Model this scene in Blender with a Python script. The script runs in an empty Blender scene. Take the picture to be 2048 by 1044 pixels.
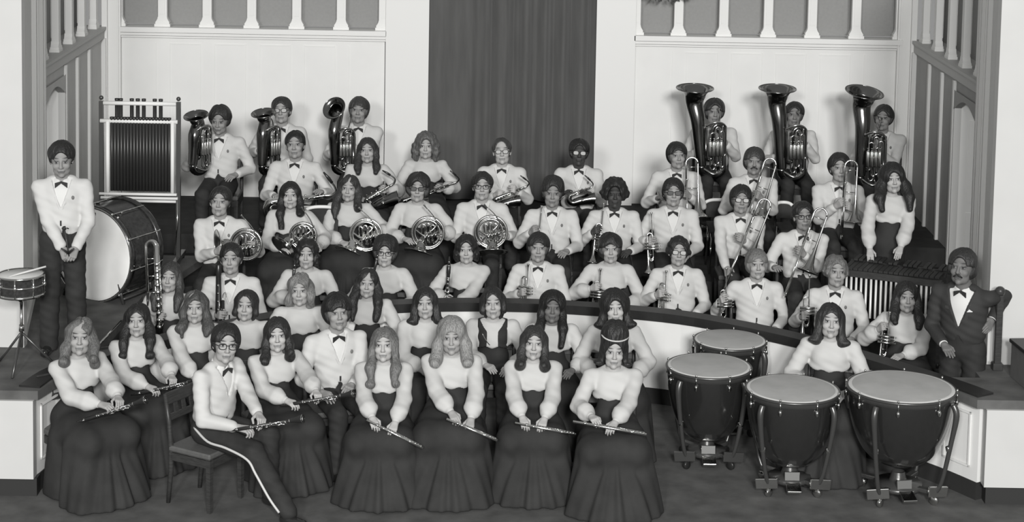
import bpy, math, random
import numpy as np
from mathutils import Vector, Matrix
PI = math.pi
C = bpy.context.scene.collection
SC = bpy.context.scene
random.seed(7)

# ------------------------------------------------------------------ camera, world, lights
FPX, PITCH, ROLL, CAMH = 3760.0, 5.5, 1.0, 5.4
SHY = -(522 + 53) / 2048.0
cd = bpy.data.cameras.new('camera'); cam = bpy.data.objects.new('camera', cd); C.objects.link(cam)
cd.sensor_fit = 'HORIZONTAL'; cd.sensor_width = 36; cd.lens = FPX / 2048 * 36
cd.shift_y = SHY; cd.clip_end = 200; cd.clip_start = .1
RM = Matrix.Rotation(math.radians(90 - PITCH), 3, 'X') @ Matrix.Rotation(math.radians(ROLL), 3, 'Z')
cam.matrix_world = Matrix.Translation((0, 0, CAMH)) @ RM.to_4x4()
SC.camera = cam
SC.view_settings.view_transform = 'Standard'; SC.view_settings.look = 'None'
SC.view_settings.gamma = 1; SC.view_settings.use_curve_mapping = False
SC.view_settings.exposure = 0.13
w = bpy.data.worlds.new('hall_air'); SC.world = w; w.use_nodes = True
w.node_tree.nodes['Background'].inputs[0].default_value = (1, 1, .985, 1)
w.node_tree.nodes['Background'].inputs[1].default_value = .25

def area(name, loc, target, size, power):
    l = bpy.data.lights.new(name, 'AREA'); l.energy = power; l.size = size; l.shape = 'SQUARE'
    l.color = (1, .995, .985)
    o = bpy.data.objects.new(name, l); C.objects.link(o); o.location = loc
    o.rotation_euler = (Vector(target) - Vector(loc)).to_track_quat('-Z', 'Y').to_euler()
    return o
area('hall_flood_light', (-3.4, -9, 8.6), (0, 17, 1.2), 1.6, 1650)
area('camera_side_light', (1.1, -2.5, 7.6), (0, 17, 1.2), 1.0, 1350)  # added near the camera so the left doorway catches light
area('far_fill_light', (3.8, -36, 17), (0, 17, 1.4), 5.0, 13500)  # added fill, set far back to even out brightness from front to rear

def ray(px, py):
    return RM @ Vector(((px - 1024) / FPX, (522 - py) / FPX + SHY * 2048 / FPX, -1))
def P(px, py, d):
    r = ray(px, py); return r * (d / r.y) + Vector((0, 0, CAMH))
def Pz(px, py, z):
    r = ray(px, py); return r * ((z - CAMH) / r.z) + Vector((0, 0, CAMH))

# ------------------------------------------------------------------ materials
MATS = {}
def mat(name, v, rough=.7, metal=0.0, noise=0.0, scale=20.0, bump=0.0, spec=.3, stretch=(1, 1, 1), sheen=0.0, coat=0.0, tint=(1, 1, .98)):
    if name in MATS: return MATS[name]
    m = bpy.data.materials.new(name); m.use_nodes = True
    nt = m.node_tree; b = nt.nodes['Principled BSDF']
    col = (v * tint[0], v * tint[1], v * tint[2], 1)
    b.inputs['Base Color'].default_value = col
    b.inputs['Roughness'].default_value = rough; b.inputs['Metallic'].default_value = metal
    b.inputs['Specular IOR Level'].default_value = spec
    if sheen: b.inputs['Sheen Weight'].default_value = sheen
    if coat: b.inputs['Coat Weight'].default_value = coat
    if noise or bump:
        tc = nt.nodes.new('ShaderNodeTexCoord'); mp = nt.nodes.new('ShaderNodeMapping')
        mp.inputs['Scale'].default_value = stretch
        n = nt.nodes.new('ShaderNodeTexNoise'); n.inputs['Scale'].default_value = scale; n.inputs['Detail'].default_value = 5
        nt.links.new(tc.outputs['Object'], mp.inputs[0]); nt.links.new(mp.outputs[0], n.inputs['Vector'])
        if noise:
            mr = nt.nodes.new('ShaderNodeMapRange'); mr.inputs[1].default_value = .25; mr.inputs[2].default_value = .75
            mr.inputs[3].default_value = 1 - noise; mr.inputs[4].default_value = 1 + noise
            mx = nt.nodes.new('ShaderNodeVectorMath'); mx.operation = 'SCALE'
            mx.inputs[0].default_value = col[:3]
            nt.links.new(n.outputs[0], mr.inputs[0]); nt.links.new(mr.outputs[0], mx.inputs['Scale'])
            nt.links.new(mx.outputs[0], b.inputs['Base Color'])
        if bump:
            bp = nt.nodes.new('ShaderNodeBump'); bp.inputs['Strength'].default_value = bump; bp.inputs['Distance'].default_value = .01
            nt.links.new(n.outputs[0], bp.inputs['Height']); nt.links.new(bp.outputs[0], b.inputs['Normal'])
    MATS[name] = m
    return m
M_WALL = mat('painted_plaster', .72, .6, noise=.03, scale=3)
M_TRIM = mat('white_trim_paint', .72, .45)
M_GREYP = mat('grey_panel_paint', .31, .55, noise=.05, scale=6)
M_GREYL = mat('grey_panel_lit_left', .46, .55, noise=.05, scale=6)  # left-wall copy, lighter to carry the uneven light between the side walls
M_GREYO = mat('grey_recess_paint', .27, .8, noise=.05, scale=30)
M_MOULD = mat('grey_moulding_paint', .42, .5)
M_CURT = mat('curtain_velvet', .088, .85, noise=.18, scale=3, stretch=(4, 4, .5), sheen=.3)
M_CARP = mat('dark_carpet', .108, .95, noise=.28, scale=5, bump=.3, spec=.1)
M_RISER = mat('riser_carpet', .045, .95, noise=.2, scale=7, spec=.1)
M_BASE = mat('black_base_paint', .03, .5)
M_CAP = mat('dark_rail_wood', .022, .4, noise=.2, scale=8)
M_WOOD = mat('dark_chair_wood', .04, .35, noise=.3, scale=14, stretch=(1, 1, 8))
M_SEAT = mat('chair_seat_leather', .10, .45, noise=.1, scale=30)
M_WHITEC = mat('white_jacket_cloth', .52, .85, noise=.02, scale=12, spec=.15)
M_BLOUSE = mat('white_blouse_cloth', .49, .8, spec=.15)
M_SHIRT = mat('white_shirt_cloth', .60, .7, spec=.2)
M_BLACK = mat('black_cloth', .028, .8, noise=.2, scale=10, spec=.2)
M_SKIRT = mat('black_skirt_cloth', .031, .85, noise=.25, scale=5, spec=.2)
M_TUX = mat('black_tuxedo_cloth', .036, .75, spec=.2)
M_SATIN = mat('black_satin', .05, .3, spec=.6)
M_TIE = mat('bow_tie_satin', .025, .4)
M_PIN = mat('boutonniere_red', .16, .8)
M_FRAME = mat('spectacle_frame', .02, .3)
M_LENS = mat('spectacle_lens_dark', .10, .05, spec=.8)
M_GLARE = mat('spectacle_lens_glare', .45, .03, spec=1.0)  # opaque pale lens, the glare is put into its colour
M_BRASS = mat('lacquered_brass', .5, .2, 1.0)
M_BRASSD = mat('dark_lacquered_brass', .24, .18, 1.0)
M_SILVER = mat('silver_plate', .80, .18, 1.0)
M_CHROME = mat('chrome_steel', .75, .12, 1.0)
M_EBONY = mat('black_grenadilla', .02, .3, spec=.5)
M_COPPER = mat('dark_kettle_copper', .018, .16, .0, spec=.9, coat=.6)
M_STRUT = mat('kettle_strut_enamel', .10, .3, .6)
M_SKIN_D = mat('timpani_head_skin', .42, .75, noise=.12, scale=5)
M_FRONTW = mat('front_paint_toned_down', .53, .55, noise=.03, scale=3)  # white paint darkened to offset the stronger lamp light on near walls
M_HEADW = mat('bass_drum_head', .80, .6, noise=.05, scale=6)
M_SNAREH = mat('snare_head', .6, .6)
M_DRUMSH = mat('drum_shell_pearl', .03, .2, noise=.5, scale=30, spec=.6)
M_LEAF = mat('leaf_green', .08, .5)
M_DOOR = mat('pale_door_paint', .88, .5, noise=.02, scale=3)
M_BOX = mat('grey_wood_box', .12, .6, noise=.1, scale=10)
M_CHIME = mat('chime_tube_metal', .06, .42, .6)
M_PAD = mat('white_pad_felt', .75, .8)
M_GLOSS = mat('glossy_black_mouthpiece', .02, .12, spec=.8)

def hairmat(v):
    v = v * .82; n = 'hair_%03d' % int(v * 1000)
    return mat(n, v, .45, noise=.5, scale=18, stretch=(6, 6, 1), bump=.7, spec=.35)

def skinmat(v, lip=.55, brow=.1):
    n = 'skin_%03d' % int(v * 1000)
    if n in MATS: return MATS[n]
    m = bpy.data.materials.new(n); m.use_nodes = True; nt = m.node_tree; N = nt.nodes; L = nt.links
    v = v * .86; b = N['Principled BSDF']; b.inputs['Roughness'].default_value = .6; b.inputs['Specular IOR Level'].default_value = .35
    b.inputs['Subsurface Weight'].default_value = 0
    at = N.new('ShaderNodeAttribute'); at.attribute_name = 'head_coord'
    sp = N.new('ShaderNodeSeparateXYZ'); L.new(at.outputs['Vector'], sp.inputs[0])
    def mth(op, a, bb=None, c=None):
        nd = N.new('ShaderNodeMath'); nd.operation = op
        for i, q in enumerate((a, bb, c)):
            if q is None: continue
            if isinstance(q, (int, float)): nd.inputs[i].default_value = q
            else: L.new(q, nd.inputs[i])
        return nd.outputs[0]
    x = mth('ABSOLUTE', sp.outputs[0]); y = sp.outputs[1]; z = sp.outputs[2]
    front = mth('LESS_THAN', y, -.035)
    def ell(cx, cz, rx, rz, soft=.25, slope=0.0):
        dx = mth('DIVIDE', mth('SUBTRACT', x, cx), rx)
        zz = z if not slope else mth('ADD', z, mth('MULTIPLY', x, slope))
        dz = mth('DIVIDE', mth('SUBTRACT', zz, cz), rz)
        r = mth('SQRT', mth('ADD', mth('MULTIPLY', dx, dx), mth('MULTIPLY', dz, dz)))
        mr = N.new('ShaderNodeMapRange'); mr.inputs[1].default_value = 1 + soft; mr.inputs[2].default_value = 1 - soft
        mr.inputs[3].default_value = 0; mr.inputs[4].default_value = 1; L.new(r, mr.inputs[0])
        return mth('MULTIPLY', mr.outputs[0], front)
    col = None
    def layer(prev, mask, c):
        mx = N.new('ShaderNodeMix'); mx.data_type = 'RGBA'
        L.new(mask, mx.inputs[0])
        if isinstance(prev, tuple): mx.inputs[6].default_value = prev
        else: L.new(prev, mx.inputs[6])
        mx.inputs[7].default_value = (c, c, c, 1)
        return mx.outputs[2]
    col = layer((v, v * .99, v * .97, 1), ell(.031, .010, .019, .0125, .5), v * .62)      # lid colour
    col = layer(col, ell(.034, .034, .021, .0042, .45, -.06), min(v * .3, .06))              # brow
    col = layer(col, ell(.031, .007, .0135, .0062, .2), min(.55, v * 1.25))                   # white of the eye
    col = layer(col, ell(.031, .0075, .0062, .0066, .2), .015)                               # iris
    col = layer(col, ell(.031, .0125, .0155, .0028, .4), .02)                                 # lashes
    col = layer(col, ell(0, -.0625, .025, .0085, .35), v * lip)                              # lips
    col = layer(col, ell(0, -.0625, .022, .0018, .5), v * .25)                               # mouth line
    col = layer(col, ell(.0075, -.037, .004, .003, .5), v * .3)                               # nostril
    L.new(col, b.inputs['Base Color'])
    MATS[n] = m
    return m

# ------------------------------------------------------------------ objects and tags
def link(name, me, parent=None, m=None):
    o = bpy.data.objects.new(name, me); C.objects.link(o)
    if parent is not None: o.parent = parent
    if m is not None and me is not None: me.materials.append(m)
    return o
def empty(name, loc=(0, 0, 0), rz=0, label=None, cat=None, group=None):
    o = bpy.data.objects.new(name, None); C.objects.link(o); o.location = loc; o.rotation_euler = (0, 0, rz)
    o.empty_display_size = .1
    return tag(o, label, cat, group)
def tag(o, label=None, cat=None, group=None, kind=None):
    if label: o['label'] = label
    if cat: o['category'] = cat
    if group: o['group'] = group
    if kind: o['kind'] = kind
    return o
def tree_copy(o, parent=None):
    kids = list(o.children)
    c = o.copy(); C.objects.link(c)
    if parent is not None: c.parent = parent
    for k in kids: tree_copy(k, c)
    return c

def mesh_np(name, V, Q, smooth=True):
    me = bpy.data.meshes.new(name)
    nv, nq = len(V), len(Q)
    k = Q.shape[1]
    me.vertices.add(nv); me.vertices.foreach_set('co', np.asarray(V, np.float32).ravel())
    me.loops.add(nq * k); me.loops.foreach_set('vertex_index', np.asarray(Q, np.int32).ravel())
    me.polygons.add(nq); me.polygons.foreach_set('loop_start', np.arange(0, nq * k, k, dtype=np.int32))
    me.polygons.foreach_set('loop_total', np.full(nq, k, np.int32))
    me.polygons.foreach_set('use_smooth', np.full(nq, smooth, bool))
    me.update(calc_edges=True)
    return me

class MB:
    """collects boxes, tubes, lathes; build() links ONE mesh"""
    def __init__(s): s.v = []; s.f = []; s.sm = []
    def add(s, vs, fs, smooth=True):
        n = len(s.v); s.v += [tuple(p) for p in vs]; s.f += [tuple(i + n for i in f) for f in fs]; s.sm += [smooth] * len(fs)
        return s
    def box(s, c, h, rot=None, bev=0.0):
        c = Vector(c); hx, hy, hz = h
        if bev <= 0:
            vs = [Vector((sx * hx, sy * hy, sz * hz)) for sx in (-1, 1) for sy in (-1, 1) for sz in (-1, 1)]
            fs = [(0, 1, 3, 2), (4, 6, 7, 5), (0, 4, 5, 1), (2, 3, 7, 6), (0, 2, 6, 4), (1, 5, 7, 3)]
        else:
            b = min(bev, hx * .9, hy * .9, hz * .9); prof = []
            for k in range(4):
                a0 = k * PI / 2
                for j in range(3):
                    a = a0 + j * PI / 4
                    cx = (1, -1, -1, 1)[k] * (hx - b); cy = (1, 1, -1, -1)[k] * (hy - b)
                    prof.append((cx + b * math.cos(a), cy + b * math.sin(a), cx, cy))
            vs = []; n = len(prof)
            for (zz, q) in ((-hz, 0), (-hz + b, 1), (hz - b, 1), (hz, 0)):
                for (x, y, cx, cy) in prof:
                    vs.append(Vector((x if q else x - (x - cx) * .6, y if q else y - (y - cy) * .6, zz)))
            fs = [(r * n + i, r * n + (i + 1) % n, (r + 1) * n + (i + 1) % n, (r + 1) * n + i) for r in range(3) for i in range(n)]
            fs += [tuple(range(n - 1, -1, -1)), tuple(range(3 * n, 4 * n))]
        if rot is not None: vs = [rot @ p for p in vs]
        return s.add([c + p for p in vs], fs, False)
    def tube(s, pts, r, seg=8, closed=False, caps=True):
        pts = [Vector(p) for p in pts]; n = len(pts)
        rs = r if isinstance(r, (list, tuple)) else [r] * n
        T = []
        for i in range(n):
            a = pts[(i - 1) % n] if (i > 0 or closed) else pts[0]
            b = pts[(i + 1) % n] if (i < n - 1 or closed) else pts[-1]
            t = (b - a); T.append(t.normalized() if t.length > 1e-9 else Vector((0, 0, 1)))
        u = T[0].orthogonal().normalized(); vs = []
        for i in range(n):
            u = (u - T[i] * u.dot(T[i])).normalized(); wv = T[i].cross(u)
            for k in range(seg):
                a = 2 * PI * k / seg
                vs.append(pts[i] + (u * math.cos(a) + wv * math.sin(a)) * rs[i])
        fs = []
        for i in range(n if closed else n - 1):
            j = (i + 1) % n
            for k in range(seg):
                k2 = (k + 1) % seg
                fs.append((i * seg + k, i * seg + k2, j * seg + k2, j * seg + k))
        if caps and not closed: fs += [tuple(range(seg - 1, -1, -1)), tuple(range((n - 1) * seg, n * seg))]
        return s.add(vs, fs)
    def lathe(s, prof, org=(0, 0, 0), axis=(0, 0, 1), seg=24, caps=False):
        """prof: list of (radius, height)"""
        org = Vector(org); ax = Vector(axis).normalized(); u = ax.orthogonal().normalized(); wv = ax.cross(u)
        vs = []; n = len(prof)
        for (r, h) in prof:
            for k in range(seg):
                a = 2 * PI * k / seg
                vs.append(org + ax * h + (u * math.cos(a) + wv * math.sin(a)) * r)
        fs = [(i * seg + k, i * seg + (k + 1) % seg, (i + 1) * seg + (k + 1) % seg, (i + 1) * seg + k) for i in range(n - 1) for k in range(seg)]
        if caps: fs += [tuple(range(seg - 1, -1, -1)), tuple(range((n - 1) * seg, n * seg))]
        return s.add(vs, fs)
    def ball(s, c, r, seg=10, sc=(1, 1, 1)):
        c = Vector(c); vs = []; fs = []; m = seg // 2 + 1
        for i in range(m + 1):
            th = PI * i / m
            for k in range(seg):
                a = 2 * PI * k / seg
                vs.append(c + Vector((r * sc[0] * math.sin(th) * math.cos(a), r * sc[1] * math.sin(th) * math.sin(a), r * sc[2] * math.cos(th))))
        for i in range(m):
            for k in range(seg): fs.append((i * seg + k, (i + 1) * seg + k, (i + 1) * seg + (k + 1) % seg, i * seg + (k + 1) % seg))
        return s.add(vs, fs)
    def prism(s, poly, z0, z1):
        n = len(poly)
        vs = [(x, y, z0) for x, y in poly] + [(x, y, z1) for x, y in poly]
        fs = [(i, (i + 1) % n, n + (i + 1) % n, n + i) for i in range(n)] + [tuple(range(n - 1, -1, -1)), tuple(range(n, 2 * n))]
        return s.add(vs, fs, False)
    def build(s, name, m, parent=None):
        me = bpy.data.meshes.new(name); me.from_pydata(s.v, [], s.f)
        me.polygons.foreach_set('use_smooth', s.sm); me.update()
        return link(name, me, parent, m)

def cr(pts, sub=6, closed=False):
    """catmull-rom through the points"""
    pts = [Vector(p) for p in pts]; n = len(pts); out = []
    rng = n if closed else n - 1
    for i in range(rng):
        p0 = pts[(i - 1) % n] if (closed or i > 0) else pts[0]; p1 = pts[i]; p2 = pts[(i + 1) % n]
        p3 = pts[(i + 2) % n] if (closed or i < n - 2) else pts[-1]
        for j in range(sub):
            t = j / sub
            out.append(.5 * ((2 * p1) + (p2 - p0) * t + (2 * p0 - 5 * p1 + 4 * p2 - p3) * t * t + (3 * p1 - p0 - 3 * p2 + p3) * t ** 3))
    if not closed: out.append(pts[-1])
    return out
def lerpl(a, n):
    """resample list of numbers to n values"""
    out = []
    for i in range(n):
        t = i / (n - 1) * (len(a) - 1); k = min(int(t), len(a) - 2); out.append(a[k] + (a[k + 1] - a[k]) * (t - k))
    return out

# ------------------------------------------------------------------ signed distance fields
class Field:
    def __init__(s, lo, hi, h):
        s.lo = np.array(lo, float); s.h = h
        s.n = np.ceil((np.array(hi, float) - s.lo) / h).astype(int) + 1
        s.f = np.full(tuple(s.n), .08, np.float32)
        s.ax = [s.lo[i] + h * np.arange(s.n[i]) for i in range(3)]
    def win(s, lo, hi):
        a = np.maximum(np.floor((np.array(lo) - s.lo) / s.h).astype(int), 0)
        b = np.minimum(np.ceil((np.array(hi) - s.lo) / s.h).astype(int) + 1, s.n)
        if (b <= a).any(): return None
        sl = tuple(slice(a[i], b[i]) for i in range(3))
        X = s.ax[0][sl[0]][:, None, None]; Y = s.ax[1][sl[1]][None, :, None]; Z = s.ax[2][sl[2]][None, None, :]
        return sl, X, Y, Z
    def comb(s, sl, d, k, op):
        f = s.f[sl]
        if op == 'u':
            if k > 0:
                hh = np.clip(.5 + .5 * (f - d) / k, 0, 1); r = f * (1 - hh) + d * hh - k * hh * (1 - hh)
            else: r = np.minimum(f, d)
        else:
            d = -d
            if k > 0:
                hh = np.clip(.5 - .5 * (f - d) / k, 0, 1); r = f * (1 - hh) + d * hh + k * hh * (1 - hh)
            else: r = np.maximum(f, d)
        s.f[sl] = r
    def cap(s, a, b, ra, rb=None, k=.02, op='u', dis=None):
        rb = ra if rb is None else rb
        a = np.array(a, float); b = np.array(b, float); m = max(ra, rb) + .05 + k
        w_ = s.win(np.minimum(a, b) - m, np.maximum(a, b) + m)
        if w_ is None: return
        sl, X, Y, Z = w_; ba = b - a; L2 = max(float(ba @ ba), 1e-9)
        t = np.clip(((X - a[0]) * ba[0] + (Y - a[1]) * ba[1] + (Z - a[2]) * ba[2]) / L2, 0, 1)
        d = np.sqrt((X - a[0] - t * ba[0]) ** 2 + (Y - a[1] - t * ba[1]) ** 2 + (Z - a[2] - t * ba[2]) ** 2) - (ra + (rb - ra) * t)
        if dis is not None: d = d + dis(X, Y, Z)
        s.comb(sl, d, k, op)
    def ell(s, c, r, k=.02, op='u', M=None, dis=None):
        c = np.array(c, float); r = np.array(r, float); m = max(r) + .05 + k
        w_ = s.win(c - m, c + m)
        if w_ is None: return
        sl, X, Y, Z = w_
        x, y, z = X - c[0], Y - c[1], Z - c[2]
        if M is not None:
            M = np.array(M); x, y, z = (M[0, 0] * x + M[1, 0] * y + M[2, 0] * z, M[0, 1] * x + M[1, 1] * y + M[2, 1] * z, M[0, 2] * x + M[1, 2] * y + M[2, 2] * z)
        k0 = np.sqrt((x / r[0]) ** 2 + (y / r[1]) ** 2 + (z / r[2]) ** 2)
        k1 = np.sqrt((x / r[0] ** 2) ** 2 + (y / r[1] ** 2) ** 2 + (z / r[2] ** 2) ** 2) + 1e-6
        d = k0 * (k0 - 1) / k1
        if dis is not None: d = d + dis(X, Y, Z)
        s.comb(sl, d, k, op)
    def grid(s): return s.ax[0][:, None, None], s.ax[1][None, :, None], s.ax[2][None, None, :]
    def cut(s, g): s.f = np.maximum(s.f, g.astype(np.float32))
    def mesh(s):
        f = s.f; n = f.shape; h = s.h
        sg = f < 0
        cnt = np.zeros((n[0] - 1, n[1] - 1, n[2] - 1), np.int8)
        for dx in (0, 1):
            for dy in (0, 1):
                for dz in (0, 1): cnt += sg[dx:n[0] - 1 + dx, dy:n[1] - 1 + dy, dz:n[2] - 1 + dz]
        cm = (cnt > 0) & (cnt < 8); ci = np.argwhere(cm)
        idx = np.full(cm.shape, -1, np.int32); idx[cm] = np.arange(len(ci))
        acc = np.zeros((len(ci), 3)); num = np.zeros(len(ci))
        cor = {}
        for dx in (0, 1):
            for dy in (0, 1):
                for dz in (0, 1): cor[(dx, dy, dz)] = f[ci[:, 0] + dx, ci[:, 1] + dy, ci[:, 2] + dz]
        for a in cor:
            for axn in range(3):
                if a[axn] == 0:
                    b = list(a); b[axn] = 1; b = tuple(b); fa, fb = cor[a], cor[b]
                    m = (fa < 0) != (fb < 0); t = np.where(m, fa / np.where(m, fa - fb, 1), 0)
                    p = np.tile(np.array(a, float), (len(ci), 1)); p[:, axn] = t
                    acc += p * m[:, None]; num += m
        V = s.lo + h * (ci + acc / np.maximum(num, 1)[:, None])
        Q = []
        for axn in range(3):
            o1, o2 = [(1, 2), (2, 0), (0, 1)][axn]
            sa = [slice(1, n[i] - 1) for i in range(3)]; sa[axn] = slice(0, n[axn] - 1)
            sb = list(sa); sb[axn] = slice(1, n[axn])
            A = sg[tuple(sa)]; B = sg[tuple(sb)]
            e = np.argwhere(A != B)
            if len(e) == 0: continue
            inside = A[tuple(e.T)]
            off = np.array([1, 1, 1]); off[axn] = 0
            g = e + off
            def cell(d1, d2):
                q = g.copy(); q[:, o1] -= d1; q[:, o2] -= d2
                return idx[q[:, 0], q[:, 1], q[:, 2]]
            q = np.stack([cell(1, 1), cell(0, 1), cell(0, 0), cell(1, 0)], 1)
            q[~inside] = q[~inside][:, ::-1]
            Q.append(q)
        return V, (np.concatenate(Q) if Q else np.zeros((0, 4), int))
# ------------------------------------------------------------------ people
HS = {'sit': .52, 'stand': .92}
PEOPLE = {}
def V3(*a): return np.array(a, float)
def nrm(v):
    v = np.asarray(v, float); return v / (np.linalg.norm(v) + 1e-9)
def rotm(ax, a): return np.array(Matrix.Rotation(a, 3, ax))

def hair_mesh(p):
    m_ = p.get('male', False); st = p.get('st', 'short'); vol = p.get('vol', 0.0); fr = p.get('fringe', 0.0); ph = p.get('ph', 0.0)
    L = p.get('L', .2); wd = p.get('w', .0); wav = p.get('wav', 0.0); amp = p.get('amp', .0016)
    zlo = -L - .09 if st in ('long', 'bob') else -.15
    F = Field((-.19, -.19, zlo), (.19, .2, .24), .0066)
    def dis(X, Y, Z):
        th = np.arctan2(X, Y - .01)
        return -p.get('lump', .0045) * np.sin(th * 4 + ph * 1.7 + Z * 12) * np.sin(Z * 30 + ph) - amp * np.sin(th * 13 + ph + Z * 26 + 2 * np.sin(th * 3 + ph)) - wav * .011 * np.sin(Z * 42 + th * 3 + ph)
    F.ell((0, .024, .034), (.092 + vol, .102 + vol * .8, .097 + vol), 0, dis=dis)
    if st == 'mop': F.ell((0, .03, -.005), (.089 + vol, .085, .085), .02, dis=dis)
    if st == 'short': F.ell((0, .035, .005), (.084 + vol, .08, .08), .02, dis=dis)
    if p.get('top'): F.ell((0, .025, .075 + p['top']), (.08 + vol, .085, .075), .03, dis=dis)
    if False:
        F.cap((.03 * p['part'], -.09, .125 + vol), (.02 * p['part'], .05, .15 + vol), .006, .006, .015, 's')
    if st == 'long':
        for i, sx in enumerate((-1, 1)):
            f = p.get('front', (1, 1))[i]; Li = p.get('LL', (L, L))[i]
            w2 = wd
            F.cap((sx * .06, .01, .03), (sx * (.078 + w2 * .6), -.005, -.06), .040, .036 + wd * .4, .02, dis=dis)
            if f:
                F.cap((sx * (.078 + w2 * .6), -.008, -.06), (sx * (.09 + w2), -.06, -.15), .034 + wd * .4, .036 + wd * .3, .02, dis=dis)
                F.cap((sx * (.09 + w2), -.06, -.15), (sx * (.082 + w2), -.105, -Li), .036 + wd * .3, .022, .02, dis=dis)
                if p.get('curl'):
                    F.ell((sx * (.092 + w2), -.105, -Li + .01), (.035, .03, .03), .01, dis=dis)
            else:
                F.cap((sx * (.078 + w2 * .6), .0, -.06), (sx * (.088 + w2), .03, -Li), .034 + wd * .3, .026, .02, dis=dis)
        F.ell((0, .068, -.05 - L * .3), (.088 + wd, .052, .11 + L * .45), .03, dis=dis)
    elif st == 'bob':
        for sx in (-1, 1):
            F.cap((sx * .06, .01, .03), (sx * (.078 + wd), .0, -L), .040, .034 + wd * .3, .02, dis=dis)
            if p.get('flip'): F.ell((sx * (.105 + wd), -.01, -L), (.035, .035, .022), .02, dis=dis)
        F.ell((0, .065, -.03 - L * .3), (.088 + wd, .055, .10 + L * .4), .03, dis=dis)
    elif st == 'curly':
        def dc(X, Y, Z): return -.006 * np.sin(X * 95 + ph) * np.sin(Y * 90) - .006 * np.sin(Z * 100 + ph) * np.sin(X * 70 + 1)
        F.ell((0, .02, .03), (.095 + vol, .105 + vol, .11 + vol), .02, dis=dc)
        for sx in (-1, 1): F.ell((sx * (.075 + wd), .01, -.04 + (.045 if p.get('male') else 0)), (.036 + vol * .5, .06, .055 + p.get('L', 0)), .02, dis=dc)
    elif st == 'beehive':
        F.ell((0, .03, .115), (.098, .10, .105), .03, dis=dis)
        for sx in (-1, 1): F.cap((sx * .062, .01, .03), (sx * .078, .01, -.055), .036, .026, .02, dis=dis)
        for sx in (-1, 1): F.ell((sx * .105, .0, -.085), (.04, .035, .02), .02, dis=dis)
        F.ell((0, .07, -.02), (.085, .05, .10), .03, dis=dis)
    # face opening
    fw = p.get('fw', 0.0)
    px_ = (p.get('part') or math.sin(ph * 2.3) * .9) * .017
    up_ = .010 if st in ('short', 'curly') else .0
    sk = rotm('Y', -px_ * 14)
    if m_: F.ell((px_, -.150, -.028 - fr + up_), (.071 + fw, .134, .116), .010, 's', M=sk)
    else: F.ell((px_, -.150, -.028 - fr + up_), (.066 + fw, .134, .118), .014, 's', M=sk)
    F.ell((0, -.14, -.035), ((.084 if m_ else .068) + fw, .118 if m_ else .108, .062), .008, 's')
    F.ell((0, -.12, -.10), ((.085 if m_ else .056) + fw, .115 if m_ else .09, .085 if m_ else .10), .01, 's')
    # inner hollow so that neck and jaw stay clear
    F.cap((0, -.01, -.06), (0, .0, -.3), .058, .05, .01, 's')
    X, Y, Z = F.grid()
    if st in ('short', 'mop'):
        zb = p.get('zb', -.04 if st == 'short' else -.07)
        F.cut((zb - .75 * np.clip(Y + .0, 0, .08)) - Z + 0 * X)
        # temples: sideburns only, ear free
        F.cut(np.abs(X) - (.081 if st == 'short' else .090) - vol - .35 * np.clip(Z + .015, 0, .1) + 0 * Y)
        if p.get('male'): F.cut(np.minimum(np.minimum(.02 - Z, -.015 - Y), .2) + 0 * X)
    if st == 'curly' and p.get('male'): F.cut(-.05 - Z + 0 * X + 0 * Y)
    if p.get('bald'):
        F.ell((0, -.07, .12), (.065, .085, .06), .01, 's')
    return F.mesh()

def make_hand(F, W, dr, N, side, curl, sc=1.0, spread=1.0, thumb=1.0):
    """five fingers; dr finger direction, N back-of-hand normal"""
    D = nrm(dr); N = nrm(np.array(N) - D * np.dot(N, D)); S = np.cross(D, N) * (1 if side > 0 else -1)
    q = lambda a, b, c: W + (D * a + S * b + N * c) * sc
    for i, b in enumerate((.027, .009, -.009, -.026)):
        F.cap(q(0, b * .45, 0), q(.082 - abs(i - 1) * .004, b, .002), .0155 * sc, .0125 * sc, .008)
    F.cap(q(-.05, 0, 0), q(.01, 0, 0), .026 * sc, .023 * sc, .015)
    lens = (.070, .078, .073, .057)
    for i, b in enumerate((.028, .0093, -.0093, -.027)):
        base = q(.084 - abs(i - 1) * .004, b * spread, .002); a = 0; p0 = base
        c = curl * (1 + .12 * (i - 1.5))
        for j, fr in enumerate((.42, .32, .26)):
            a += c * (.8, 1.0, .7)[j]
            d_ = D * math.cos(a) - N * math.sin(a)
            p1 = p0 + d_ * lens[i] * fr * sc
            F.cap(p0, p1, (.0088, .0082, .0075)[j] * sc, (.0082, .0075, .0068)[j] * sc, .0015)
            p0 = p1
    t0 = q(.018, .026, -.004); t1 = q(.048, .052, -.012 - .01 * curl); t2 = q(.075, .056 - .012 * curl, -.02 - .022 * curl)
    F.cap(t0, t1, .0125 * sc, .0105 * sc, .006); F.cap(t1, t2, .010 * sc, .008 * sc, .002)

def torso_fn(hipz, lf, lr, s):
    R = rotm('X', lf) @ rotm('Y', lr)          # lf > 0 : leans towards -Y (forward)
    def tp(p):
        p = np.array(p, float); p[2] += hipz - .52
        piv = V3(0, 0, hipz); return (R @ (p - piv) + piv) * s
    return tp, R

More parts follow.
